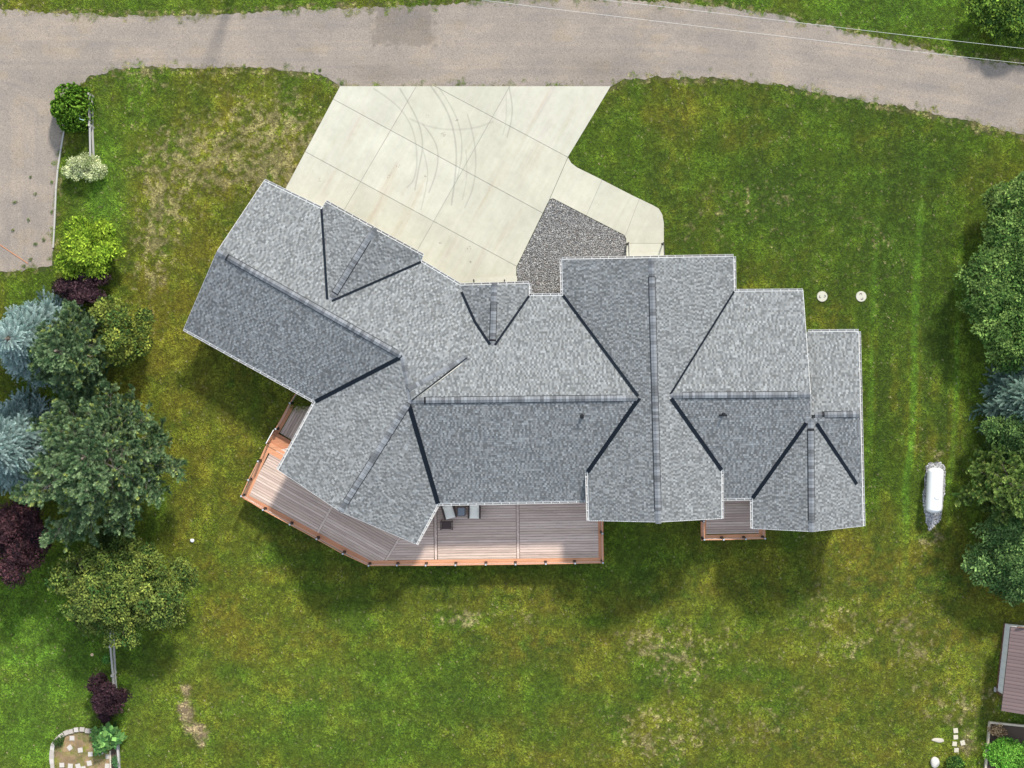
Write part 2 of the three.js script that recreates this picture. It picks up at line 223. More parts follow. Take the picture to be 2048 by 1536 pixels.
const pick = (a) => a[Math.floor(rnd() * a.length)], slabTones = [[1, 1, 1], [0.95, 0.95, 0.935], [1.03, 1.03, 1.03], [0.975, 0.97, 0.95]].map((k) => { const m = concrete.clone(); m.color.setRGB(0.735 * k[0], 0.73 * k[1], 0.695 * k[2]); return m; });
const joint = std(0.24, 0.23, 0.21, 1);
{
  const drive = new THREE.Group(); drive.name = 'driveway'; drive.userData.kind = 'structure'; scene.add(drive);
  part('slab_base', slab(insetPoly(pl(drivePx, 0.1), 0.03), -0.1, 0.078), joint, drive);
  let cells = [drivePx];
  const cut = (a, b, only) => { const nx = -(b[1] - a[1]), ny = b[0] - a[0], next = []; for (const c of cells) { const A = clipHalf(c, a[0], a[1], nx, ny), B = clipHalf(c, a[0], a[1], -nx, -ny); for (const q of [A, B]) if (q.length > 2 && Math.abs(area2(q)) > 60) next.push(q); } cells = next; };
  cut([833, 172], [695, 408]); cut([1020, 172], [835, 500]);
  cut([666, 198], [1078, 422]); cut([610, 303], [1032, 532]); cut([869, 172], [1135, 314]);
  for (const c of cells) part('concrete_panel', concreteUV(slab(insetPoly(pl(c, 0.1), 0.013), 0.06, 0.1)), pick(slabTones), drive);
  const walk = new THREE.Group(); walk.name = 'front_walk'; walk.userData.kind = 'structure'; scene.add(walk);
  part('slab_base', slab(insetPoly(pl(walkPx, 0.1), 0.03), -0.1, 0.08), joint, walk);
  cells = [walkPx]; cut([1204, 360], [1174, 428]); cut([1279, 397], [1252, 468]);
  for (const c of cells) part('concrete_panel', concreteUV(slab(insetPoly(pl(c, 0.1), 0.013), 0.06, 0.105)), pick(slabTones), walk);
  // weathered edge of the pour along the grass
}
// river stone bed between drive and house
{
  const bed = pl(rockPx, 0.02);
  structure('stone_bed', slab(insetPoly(bed, 0.02), -0.1, 0.03), std(0.11, 0.10, 0.092, 1));
  const g = new THREE.IcosahedronGeometry(0.05, 1); { const a = g.attributes.position; for (let i = 0; i < a.count; i++) { const x = a.getX(i), y = a.getY(i), z = a.getZ(i), k = 0.8 + 0.4 * vnoise(x * 31 + 5, y * 31 + z * 17); a.setXYZ(i, x * k * 1.25, y * k * 0.75, z * k); } g.computeVertexNormals(); }
  const m = new THREE.InstancedMesh(g, new THREE.MeshStandardMaterial({ roughness: 0.85 }), 22000); m.name = 'river_stones';
  const d = new THREE.Object3D(), c = new THREE.Color(); let n = 0;
  const inner = insetPoly(bed, 0.03), bx = bed.map((p) => p[0]), bz = bed.map((p) => p[1]), X0 = Math.min(...bx), X1 = Math.max(...bx), Z0 = Math.min(...bz), Z1 = Math.max(...bz);
  for (let z = Z0; z < Z1; z += 0.058) for (let x = X0; x < X1; x += 0.062) {
    const X = x + rr(-0.03, 0.03), Z = z + rr(-0.03, 0.03); if (!inPoly(X, Z, inner)) continue; if (n >= 22000) break;
    d.position.set(X, 0.04 + rr(0, 0.045), Z); d.rotation.set(rr(-0.4, 0.4), rr(0, 6.3), rr(-0.4, 0.4)); d.scale.setScalar(rr(0.42, 0.85)); d.updateMatrix(); m.setMatrixAt(n, d.matrix);
    const t = rnd(), k = rr(0.6, 1.15); if (t < 0.48) c.setRGB(0.25 * k, 0.243 * k, 0.235 * k); else if (t < 0.74) c.setRGB(0.15 * k, 0.147 * k, 0.147 * k); else if (t < 0.92) c.setRGB(0.39 * k, 0.38 * k, 0.36 * k); else c.setRGB(0.26 * k, 0.22 * k, 0.19 * k); m.setColorAt(n++, c);
  }
  m.count = n; m.castShadow = m.receiveShadow = true; m.userData = { kind: 'stuff', label: 'grey river stones filling the bed between driveway and front door', category: 'stones' }; scene.add(m);
}

// ---------------------------------------------------------------- house
const house = thing('house', 'large house with many grey shingled gables and an angled garage wing', 'house');
const white = std(0.60, 0.60, 0.595, 0.45), siding = std(0.66, 0.65, 0.62, 0.8), felt = std(0.10, 0.105, 0.115, 0.95), flashing = new THREE.MeshPhysicalMaterial({ color: new THREE.Color().setRGB(0.006, 0.010, 0.016), roughness: 0.8, specularIntensity: 0.25, side: THREE.DoubleSide }), blackMetal = std(0.012, 0.012, 0.013, 0.4, { metalness: 0.4 }), ventMat = std(0.008, 0.009, 0.011, 0.9);
const V = {
  G1: [434, 503, 5.95], G2: [805, 713, 5.95], GN0: [528, 362, 3.3], GN1: [643, 418, 3.3], GN2: [842, 524, 3.3], GN3: [920, 571, 3.3], GS0: [368, 657, 3.3], GS1: [631, 803, 3.3],
  DA: [660, 601, 5.5], DR: [748, 458, 5.5], DW: [651, 404, 3.3], DE: [846, 512, 3.3],
  EA: [985, 691, 4.72], ER: [989, 569, 4.72], EE: [1058, 567, 3.3], EV: [1058, 592, 3.3],
  K1: [935, 715, 5.05], K2: [950, 644, 4.0], H1: [818, 778, 6.26],
  A1: [820, 801, 6.24], A2: [1278, 796, 6.24], MN: [1126, 591, 3.3], MS0: [876, 1007, 3.3], MS1: [1179, 1001, 3.3],
  R1: [1303, 516, 6.9], R2: [1317, 1044, 6.9], NW0: [1124, 519, 3.4], NE0: [1467, 513, 3.4], NE1: [1468, 583, 3.4], VS: [1175, 944, 4.2], SW1: [1178, 1041, 4.2], VE: [1443, 940, 4.2], SE1: [1443, 1037, 4.2],
  B1: [1340, 791, 6.24], B2: [1621, 789, 6.24], EN: [1606, 582, 3.4], C1: [1622, 837, 5.55], LV: [1505, 996, 3.4], ES: [1441, 997, 3.4],
  FN0: [1606, 664, 3.3], FN1: [1717, 663, 3.3], C2: [1720, 828, 5.52], C0: [1612, 830, 5.52], FS: [1724, 975, 3.52], LW: [1506, 1057, 3.4], LR: [1624, 1063, 5.55], LE: [1726, 1052, 3.4],
  SW0: [557, 940, 3.3], SR: [680, 1023, 6.24], SE: [832, 1088, 3.3],
  T0: [818, 778, 6.32], T1: [935, 714, 5.12], T2: [823, 800, 6.36],
};
for (const k in V) V[k] = P(...V[k]);
const PLANES = [
  ['GS0 GS1 G2 G1', 'GS0 GS1'], ['GN0 GN1 DA GN2 GN3 K2 K1 G2 G1', 'GN0 GN3'], ['G2 K1 H1', 'GN0 GN3'], ['T0 T1 T2', 'T0 T1'],
  ['GN1 DW DR DA', 'DA DR'], ['DE GN2 DA DR', 'DA DR'], ['GN3 ER EA K2', 'EA ER'], ['EE EV EA ER', 'EA ER'],
  ['A1 K1 K2 EA EV MN A2', 'EV MN'], ['A1 A2 VS MS1 MS0', 'MS0 MS1'], ['R1 NW0 MN A2 VS SW1 R2', 'R1 R2'], ['R1 NE0 NE1 B1 VE SE1 R2', 'R1 R2'],
  ['B1 NE1 EN B2', 'NE1 EN'], ['B1 B2 C1 LV ES VE', 'ES LV'], ['C0 FN0 FN1 C2', 'FN0 FN1'], ['C1 C2 FS', 'C1 C2'], ['C1 LV LW LR', 'C1 LR'], ['C1 LR LE FS', 'C1 LR'],
  ['A1 H1 G2 GS1 SW0 SR', 'GS1 SW0'], ['A1 SR SE MS0', 'SE MS0'],
].map(([names, dir]) => {
  const v = names.split(' ').map((n) => V[n]), [a, b] = dir.split(' ').map((n) => V[n]), ring = v.map(xz);
  const tri = THREE.ShapeUtils.triangulateShape(ring.map((p) => new THREE.Vector2(...p)), []).map((t) => { const [A, B, C] = t.map((i) => v[i]); const n = B.clone().sub(A).cross(C.clone().sub(A)); if (n.y < 0) n.negate(); return { A, n, r: t.map((i) => ring[i]) }; });
  const heightAt = (x, z) => { let best = null, bd = -1e9; for (const t of tri) { let m = 1e9; const s = area2(t.r) > 0 ? 1 : -1; for (let i = 0; i < 3; i++) { const p = t.r[i], q = t.r[(i + 1) % 3]; m = Math.min(m, s * ((q[0] - p[0]) * (z - p[1]) - (q[1] - p[1]) * (x - p[0])) / Math.hypot(q[0] - p[0], q[1] - p[1])); } if (m > bd) { bd = m; best = t; } } return [best.A.y - (best.n.x * (x - best.A.x) + best.n.z * (z - best.A.z)) / best.n.y, bd]; };
  return { v, ring, u: new THREE.Vector2(b.x - a.x, b.z - a.z).normalize(), heightAt };
});
const roofY = (x, z) => { let y = -1, by = 0, bd = -1e9; for (const p of PLANES) { const [h, d] = p.heightAt(x, z); if (d >= -0.002) y = Math.max(y, h); if (d > bd) { bd = d; by = h; } } return y > 0 ? y : by; };
const shingleMat = new THREE.MeshStandardMaterial({ vertexColors: true, roughness: 0.95, side: THREE.DoubleSide });
const tone = (light) => { const w = rr(-0.008, 0.008), k = (light ? (rnd() < 0.2 ? rr(0.205, 0.265) : rr(0.16, 0.215)) : rr(0.092, 0.15)) * 1.05; return [k * 0.965 + w * 0.5, k * 1.005, k * 1.015 - w * 0.5]; };
for (const pl_ of PLANES) {
  const { ring, u, heightAt } = pl_, v = new THREE.Vector2(-u.y, u.x);
  const slope = part('roof_slope', slab(ring, (x, z) => heightAt(x, z)[0] - 0.2, (x, z) => heightAt(x, z)[0] - 0.006), felt, house);
  // laid in courses: every tab a little slab of its own, thick butt edge down the slope
  const cx = ring.reduce((s, p) => s + p[0], 0) / ring.length, cz = ring.reduce((s, p) => s + p[1], 0) / ring.length;
  const up = heightAt(cx + v.x, cz + v.y)[0] - heightAt(cx, cz)[0], sgn = up > 0 ? 1 : -1, expo = 0.146 / Math.hypot(1, up);
  const U = ring.map((p) => p[0] * u.x + p[1] * u.y), W = ring.map((p) => (p[0] * v.x + p[1] * v.y) * sgn);
  const u0 = Math.min(...U), u1 = Math.max(...U), w0 = Math.min(...W), w1 = Math.max(...W);
  const pos = [], col = [];
  const xyz = (a, b) => [a * u.x + b * sgn * v.x, a * u.y + b * sgn * v.y];
  const emit = (pts, c) => { for (let i = 1; i < pts.length - 1; i++) for (const q of [pts[0], pts[i], pts[i + 1]]) { pos.push(...q); col.push(...c); } };
  let row = 0;
  for (let w = w0; w < w1; w += expo) {
    let a = u0 - rr(0, 0.3), n = row++ & 1;
    while (a < u1) {
      const lightTab = (n++ & 1) !== (rnd() < 0.16 ? 1 : 0), l = lightTab ? rr(0.09, 0.17) : rr(0.08, 0.16), c = tone(lightTab), b = a + l - 0.004, t = lightTab ? rr(0.014, 0.02) : rr(0.007, 0.012);
      const q = [xyz(a, w), xyz(b, w), xyz(b, w + expo * 1.02), xyz(a, w + expo * 1.02)];
      const ins = q.map((p) => inPoly(p[0], p[1], ring)); const all = ins.every(Boolean), some = ins.some(Boolean) || inPoly((q[0][0] + q[2][0]) / 2, (q[0][1] + q[2][1]) / 2, ring);
      if (all) {
        const y = q.map((p) => heightAt(p[0], p[1])[0]);
        const A = [q[0][0], y[0] + t, q[0][1]], B = [q[1][0], y[1] + t, q[1][1]], C = [q[2][0], y[2] + 0.002, q[2][1]], D = [q[3][0], y[3] + 0.002, q[3][1]];
        emit([A, B, C, D], c); emit([[q[0][0], y[0] - 0.005, q[0][1]], [q[1][0], y[1] - 0.005, q[1][1]], B, A], [c[0] * 0.9, c[1] * 0.9, c[2] * 0.9]);
      } else if (some) {
        let poly = ring.slice(); const cc = area2(q) > 0 ? 1 : -1;
        for (let i = 0; i < 4 && poly.length > 2; i++) { const A = q[i], B = q[(i + 1) % 4]; poly = clipHalf(poly, A[0], A[1], -cc * (B[1] - A[1]), cc * (B[0] - A[0])); }
        if (poly.length > 2 && Math.abs(area2(poly)) > 1e-4) emit(poly.map((p) => { const ww = (p[0] * v.x + p[1] * v.y) * sgn; return [p[0], heightAt(p[0], p[1])[0] + lerp(t, 0.002, clamp((ww - w) / expo)), p[1]]; }), c);
      }
      a += l;
    }
  }
  part('shingles', geo(pos, null, { color: col }), shingleMat, slope, 'stuff');
}
// ridges: vent strip with bent cap shingles laid over it
const capMats = [0.10, 0.13, 0.155, 0.18, 0.215].map((k) => std(k * 0.95, k, k * 1.07, 0.95));
function ridge(a, b, v0 = 0.04, v1 = 0.96, wide = 0.175) {
  a = Array.isArray(a) ? P(...a) : a; b = Array.isArray(b) ? P(...b) : b;
  const g = new THREE.Group(); g.name = 'ridge_cap'; house.add(g);
  const L = a.distanceTo(b), dir = b.clone().sub(a).normalize(), side = new THREE.Vector3(-dir.z, 0, dir.x).normalize();
  const m = a.clone().lerp(b, 0.5), top = (a.y + b.y) / 2, s = [-1, 1].map((k) => Math.min(-0.02, (roofY(m.x + side.x * k * 0.45, m.z + side.z * k * 0.45) - top) / 0.45));
  const frame = new THREE.Matrix4().makeBasis(side, side.clone().cross(dir).multiplyScalar(-1).normalize().multiplyScalar(side.clone().cross(dir).y > 0 ? -1 : 1), dir);
  const yv = dir.clone().cross(side).normalize(); if (yv.y < 0) yv.negate();
  const right = yv.clone().cross(dir).normalize(); frame.makeBasis(right, yv, dir);
  const sL = right.dot(side) > 0 ? s[0] : s[1], sR = right.dot(side) > 0 ? s[1] : s[0];
  const bent = (w, len, lift, lift2, th) => { // tent cross-section of half width w; front edge lifted
    const p = []; for (const [z, l] of [[0, lift], [len, lift2]]) for (const d of [0, -th]) p.push([-w, sL * w + l + d, z], [0, l + d, z], [w, sR * w + l + d, z]);
    const f = [[0, 1, 7, 6], [1, 2, 8, 7], [0, 3, 4, 1], [1, 4, 5, 2], [6, 7, 10, 9], [7, 8, 11, 10], [0, 6, 9, 3], [2, 5, 11, 8], [3, 9, 10, 4], [4, 10, 11, 5]];
    const pos = [], idx = []; for (const q of f) { const o = pos.length / 3; q.forEach((i) => pos.push(...p[i])); idx.push(o, o + 1, o + 2, o, o + 2, o + 3); } return flatNormals(geo(pos, idx));
  };
  const step = 0.192, gVent = bent(wide, step - 0.011, 0.085, 0.080, 0.02), gLow = bent(wide, step - 0.008, 0.05, 0.036, 0.03);
  if (v1 > v0) { const vent = part('ridge_vent', bent(wide + 0.036, L * (v1 - v0), 0.062, 0.062, 0.055), ventMat, g); vent.applyMatrix4(frame.clone().setPosition(a.clone().lerp(b, v0))); }
  for (let d = 0; d < L - 0.06; d += step) { const t = d / L, o = part('cap_shingle', t > v0 && t < v1 - 0.004 ? gVent : gLow, capMats[Math.floor(rnd() * 5)], g); o.applyMatrix4(frame.clone().setPosition(a.clone().addScaledVector(dir, d))); }
}
ridge(V.G1, V.G2, 0.05, 0.965); ridge(V.DA, V.DR, 0.10, 0.86); ridge(V.EA, V.ER, 0.07, 0.72); ridge(V.A1, V.A2, 0.06, 0.93); ridge(V.R1, V.R2, 0.07, 0.955); ridge(V.B1, V.B2, 0.09, 0.91);
ridge(P(1630, 830, 5.54), V.C2, 0.16, 0.84); ridge(V.C1, V.LR, 0.09, 0.90); ridge(V.A1, V.SR, 0.02, 0.92); ridge(V.G2, V.H1, 1, 0, 0.15); ridge(V.T1, V.T0, 1, 0, 0.16); ridge(V.H1, V.A1, 1, 0, 0.15);
// valleys: dark metal, bent into the fold
function valley(w, ...pts) {
  const Q = pts.map((p) => (Array.isArray(p) ? P(...p) : p));
  for (let i = 0; i < Q.length - 1; i++) {
    const a = Q[i], b = Q[i + 1], d = new THREE.Vector2(b.x - a.x, b.z - a.z).normalize(), n = [-d.y, d.x], pos = [], idx = [], N = 6;
    for (let k = 0; k <= N; k++) { const p = a.clone().lerp(b, k / N); for (const s of [-1, 0, 1]) { const x = p.x + n[0] * s * w / 2, z = p.z + n[1] * s * w / 2; pos.push(x, Math.max(p.y + 0.02, roofY(x, z)) + (s ? 0.034 : 0.03), z); } }
    for (let k = 0; k < N; k++) { const o = k * 3; idx.push(o, o + 1, o + 3, o + 1, o + 4, o + 3, o + 1, o + 2, o + 4, o + 2, o + 5, o + 4); }
    part('valley_flashing', geo(pos, idx), flashing, house);
  }
}
valley(0.25, V.G2, V.GS1); valley(0.145, V.GN1, [655, 599, 5.45]); valley(0.145, [664, 602, 5.45], V.GN2); valley(0.16, [923, 584, 3.42], V.K2, [980, 689, 4.7]); valley(0.14, [990, 690, 4.7], V.EV);
valley(0.28, [818, 809, 6.2], V.MS0); valley(0.25, V.A2, V.VS); valley(0.17, V.MN, [1276, 792, 6.24]); valley(0.12, V.NE1, [1341, 788, 6.2]); valley(0.24, [1342, 797, 6.2], V.VE); valley(0.24, [1612, 846, 5.4], V.LV); valley(0.22, [1633, 847, 5.4], [1713, 968, 3.62]);
// step flashing where the garage roof laps over the main slope
part('step_flashing', beam(P(824, 800, 6.33), P(933, 716, 5.14), 0.05, 0.16), flashing, house);
part('lap_trim', beam(P(828, 799.5, 6.24), P(936, 717.5, 5.10), 0.05, 0.04), std(0.55, 0.52, 0.44, 0.7), house);
// eaves: fascia, open gutter with straps
const hangerGrey = std(0.5, 0.5, 0.49, 0.5), troughShade = std(0.40, 0.385, 0.365, 0.9);  // trough floor is darker: shade inside the open gutter painted into its colour
function gutter(a, b, inside, straps = true) {
  const g = new THREE.Group(); g.name = 'gutter'; house.add(g); const d = b.clone().sub(a), L = d.length(); d.normalize(); let o = new THREE.Vector3(-d.z, 0, d.x).normalize(); if (o.dot(inside.clone().sub(a)) > 0) o.negate();
  const at = (t, out, y) => a.clone().addScaledVector(d, t).addScaledVector(o, out).add(new THREE.Vector3(0, y, 0));
  part('fascia', beam(at(0, 0.015, -0.1), at(L, 0.015, -0.1), 0.03, 0.2), white, g);
  part('trough_floor', beam(at(0.02, 0.085, -0.12), at(L - 0.02, 0.085, -0.12), 0.1, 0.012), troughShade, g);
  part('trough', merge([beam(at(0, 0.142, -0.07), at(L, 0.142, -0.07), 0.014, 0.11), beam(at(0.004, 0.085, -0.07), at(0.02, 0.085, -0.07), 0.1, 0.1), beam(at(L - 0.02, 0.085, -0.07), at(L - 0.004, 0.085, -0.07), 0.1, 0.1)]), white, g);
  if (straps) for (let t = 0.3; t < L; t += 0.52) part('hanger', beam(at(t, 0.02, -0.012), at(t, 0.15, -0.012), 0.045, 0.012), hangerGrey, g);
}
const IN = P(1100, 760, 3);
gutter(V.GS0, V.GS1, V.G2); gutter(V.GN0, V.GN1, V.G1); gutter(V.GN2, V.GN3, V.G2); gutter(V.DW, V.DE, V.DA); gutter(V.GN3, V.EE, V.EA); gutter(V.EE, V.EV, V.EA); gutter(V.EV, V.MN, V.A1); gutter(V.NW0, V.NE0, V.B1); gutter(V.NW0, V.MN, V.R1); gutter(V.NE0, V.NE1, V.R1); gutter(V.NE1, V.EN, V.B1); gutter(P(1616, 664, 3.3), V.FN1, V.C2); gutter(V.FN1, V.LE, V.C1); gutter(V.MS0, P(1176, 1001, 3.3), V.A2); gutter(V.VS, V.SW1, V.R2); gutter(V.VE, V.SE1, V.R2); gutter(P(1446, 997, 3.4), V.LV, V.B1); gutter(V.LV, V.LW, V.LR); gutter(V.GS1, V.SW0, V.A1); gutter(V.SE, V.MS0, V.A1);
for (const [a, b] of [['DW', 'GN1'], ['DE', 'GN2']]) part('fascia', beam(V[a].clone().setY(3.2), V[b].clone().setY(3.2), 0.03, 0.2), white, house);
for (const [a, b] of [['GN0', 'G1'], ['G1', 'GS0'], ['SW0', 'SR'], ['SR', 'SE'], ['SW1', 'R2'], ['R2', 'SE1'], ['LW', 'LR'], ['LR', 'LE'], ['EN', 'B2'], ['B2', 'C1']]) part('rake_trim', beam(V[a].clone().add(new THREE.Vector3(0, -0.12, 0)), V[b].clone().add(new THREE.Vector3(0, -0.12, 0)), 0.036, 0.21), white, house);
// plumbing vents
for (const [px, py, boot] of [[1164, 830, 0], [1446, 827, 1]]) { const h = 5.72, p = P(px, py, h); p.y = roofY(p.x, p.z); const q = new THREE.Group(); q.name = 'vent_pipe'; q.position.copy(p); house.add(q); part('pipe', new THREE.CylinderGeometry(0.075, 0.075, 0.4, 14).translate(0, 0.2, 0), blackMetal, q); part('pipe_boot', box(boot ? 0.5 : 0.22, 0.02, boot ? 0.10 : 0.24, 0, 0.03, 0.1).rotateX(0.43), blackMetal, q); }
// walls under the eaves
const wall = (names, inset, top = 3.12) => part('wall', slab(insetPoly(names.split(' ').map((n) => xz(V[n])), inset), -1.5, top), siding, house);
wall('GN0 GN3 GS1 GS0', 0.5); wall('GN3 EV MN MS1 MS0 GS1', 0.5); wall('GS1 SW0 SE MS0 A1', 0.5); wall('NE1 SE1 SW1 MN NW0 NE0', 0.5, 3.2); wall('NE1 EN LV ES', 0.5); wall('FN0 FN1 LE LW LV', 0.5);
function gable(a, b, r, back) { const A = V[a].clone(), B = V[b].clone(), R = V[r].clone(), dd = V[back].clone().sub(R).setY(0).normalize().multiplyScalar(0.45); const mid = A.clone().lerp(B, 0.5).setY(0); const pts = [A, B, R].map((p) => { const q = p.clone().lerp(new THREE.Vector3(mid.x, p.y, mid.z), 0.08).add(dd); q.y -= 0.3; return q; }); const back2 = pts.map((p) => p.clone().addScaledVector(dd, 0.3)); const pos = [...pts, ...back2].flatMap((p) => [p.x, p.y, p.z]); part('gable_wall', flatNormals(geo(pos, [0, 1, 2, 3, 5, 4, 0, 3, 4, 0, 4, 1, 1, 4, 5, 1, 5, 2, 2, 5, 3, 2, 3, 0])), siding, house); }
gable('GS0', 'GN0', 'G1', 'G2'); gable('SW0', 'SE', 'SR', 'A1'); gable('SW1', 'SE1', 'R2', 'R1'); gable('LW', 'LE', 'LR', 'C1'); gable('NE0', 'NW0', 'R1', 'R2'); gable('DE', 'DW', 'DR', 'DA'); gable('EE', 'GN3', 'ER', 'EA');
// front steps, handrails
{
  const st = thing('front_steps', 'concrete front steps with black handrails between stone bed and lawn', 'steps');
  const step = (y0, y1, top) => { const q = [[1253, y0], [1328, y0], [1328, y1], [1253, y1]]; return concreteUV(slab(pl(q, top), 0, top)); };
  part('step', step(487, 560, 0.27), concrete, st); part('step', step(504, 560, 0.43), concrete, st);
  for (const px of [1255, 1325]) { const a = P(px, 488, 0.27), b = P(px + 1, 522, 0.43); part('handrail', merge([beam(new THREE.Vector3(a.x, 1.12, a.z), new THREE.Vector3(b.x, 1.35, b.z), 0.05, 0.04)]), blackMetal, st); part('rail_post', box(0.07, 0.9, 0.07, a.x, 0.7, a.z), blackMetal, st); part('post_base', box(0.14, 0.02, 0.14, a.x, 0.285, a.z), blackMetal, st); }
  const s2 = thing('side_step', 'low concrete step with two black posts below the small entry gable', 'steps');
  part('step', concreteUV(slab(pl([[948, 556], [1034, 552], [1034, 600], [948, 600]], 0.27), 0.05, 0.25)), concrete, s2);
  for (const px of [948, 1009]) { const a = P(px, 562, 0.25), b = P(px + 1, 590, 0.25); part('rail_post', box(0.07, 0.95, 0.07, a.x, 0.72, a.z), blackMetal, s2); part('handrail', beam(new THREE.Vector3(a.x, 1.18, a.z), new THREE.Vector3(b.x, 1.3, b.z), 0.05, 0.04), blackMetal, s2); }
}
// ---------------------------------------------------------------- decks
const woodTex = dataTex(256, 256, (i, j) => { const a = fbm(i / 60, j / 3.2, 3), b = hash2(i >> 2, j), k = 0.86 + 0.34 * (a - 0.5) + 0.08 * b; return [k, k, k]; }); woodTex.wrapS = woodTex.wrapT = THREE.RepeatWrapping;
const boardMats = [[0.58, 0.43, 0.36], [0.64, 0.485, 0.41], [0.52, 0.385, 0.32], [0.61, 0.465, 0.38], [0.68, 0.525, 0.445]].map((c) => std(...c, 0.8, { map: woodTex })), cedarMats = [[0.60, 0.26, 0.13], [0.66, 0.30, 0.155], [0.55, 0.235, 0.12]].map((c) => std(...c, 0.7, { map: woodTex })), paleCedar = std(0.66, 0.42, 0.24, 0.7);
function boards(deck, px, h, dir, w = 0.148, gap = 0.019, mats = boardMats) {
  const poly = pl(px, h), l = Math.hypot(...dir), u = [dir[0] / l, dir[1] / l], n = [-u[1], u[0]], N = poly.map((p) => p[0] * n[0] + p[1] * n[1]), a = Math.min(...N), b = Math.max(...N);
  for (let t = a + 0.004; t < b; t += w + gap) { let q = clipHalf(poly, n[0] * t, n[1] * t, n[0], n[1]); q = clipHalf(q, n[0] * (t + w), n[1] * (t + w), -n[0], -n[1]); if (q.length < 3 || Math.abs(area2(q)) < 0.01) continue;
    const g = slab(q, h - 0.03, h + rr(-0.0015, 0.0015)), P_ = g.attributes.position, uv = g.attributes.uv, off = rnd() * 7; for (let i = 0; i < P_.count; i++) uv.setXY(i, (P_.getX(i) * u[0] + P_.getZ(i) * u[1]) / 2.4 + off, (P_.getX(i) * n[0] + P_.getZ(i) * n[1]) / 0.9 + off); part('deck_board', g, pick(mats), deck); }
}
function strip(deck, name, a, b, w, h, mat, th = 0.03) { const A = P(...a, h), B = P(...b, h); part(name, beam(A.setY(h - th / 2), B.setY(h - th / 2), w, th), mat, deck); }
function border(deck, line, h) {                            // two boards along the rim, mitred, with a rim board below
  const q = line.map((p) => xz(P(...p, h))); const off = (d) => q.map((p, i) => { const A = q[Math.max(0, i - 1)], B = p, C = q[Math.min(q.length - 1, i + 1)]; const n1 = i > 0 ? [-(B[1] - A[1]), B[0] - A[0]] : null, n2 = i < q.length - 1 ? [-(C[1] - B[1]), C[0] - B[0]] : null; const N = [n1, n2].filter(Boolean).map((v) => { const l = Math.hypot(...v); return [v[0] / l, v[1] / l]; }); if (N.length === 1) return [p[0] + N[0][0] * d, p[1] + N[0][1] * d]; const s = [N[0][0] + N[1][0], N[0][1] + N[1][1]], k = d * 2 / (s[0] * s[0] + s[1] * s[1]); return [p[0] + s[0] * k, p[1] + s[1] * k]; });
  const o0 = off(0), o1 = off(-0.168), o1b = off(-0.178), o2 = off(-0.346), f0 = off(-0.022), f1 = off(-0.055);
  for (let i = 0; i < q.length - 1; i++) { for (const [A, B] of [[o0, o1], [o1b, o2]]) { const g = slab([A[i], A[i + 1], B[i + 1], B[i]], h - 0.03, h + 0.004), P_ = g.attributes.position, uv = g.attributes.uv, d = [q[i + 1][0] - q[i][0], q[i + 1][1] - q[i][1]], l = Math.hypot(...d), of = rnd(); for (let k = 0; k < P_.count; k++) uv.setXY(k, (P_.getX(k) * d[0] + P_.getZ(k) * d[1]) / l / 2.4, (P_.getX(k) * -d[1] + P_.getZ(k) * d[0]) / l / 0.8 + of); part('border_board', g, pick(cedarMats), deck); } part('rim_board', slab([f0[i], f0[i + 1], f1[i + 1], f1[i]], h - 0.3, h - 0.032), cedarMats[2], deck); }
}
const capMat = std(0.42, 0.43, 0.45, 0.4);
function railing(deck, posts, h, skip = []) {
  const B = posts.map((p) => P(...p, h));
  B.forEach((p) => { const o = part('rail_post', box(0.125, 1.02, 0.125, p.x, h + 0.51, p.z), blackMetal, deck); part('post_cap', box(0.10, 0.02, 0.10, p.x, h + 1.03, p.z), capMat, o); part('post_skirt', box(0.18, 0.05, 0.18, p.x, h + 0.03, p.z), blackMetal, o); });
  for (let i = 0; i < B.length - 1; i++) { if (skip.includes(i)) continue; const up = (y) => [B[i].clone().setY(h + y), B[i + 1].clone().setY(h + y)]; part('top_rail', beam(...up(0.97), 0.05, 0.04), cedarMats[1], deck); part('rail_cables', merge([0.2, 0.36, 0.52, 0.68, 0.84].map((y) => rod(...up(y), 0.004, 0.004, 4))), std(0.5, 0.5, 0.5, 0.4, { metalness: 1 }), deck); }
}
const DECK = 0.45;
const deck = thing('deck', 'grey board deck with orange cedar border wrapping the back of the house', 'deck');
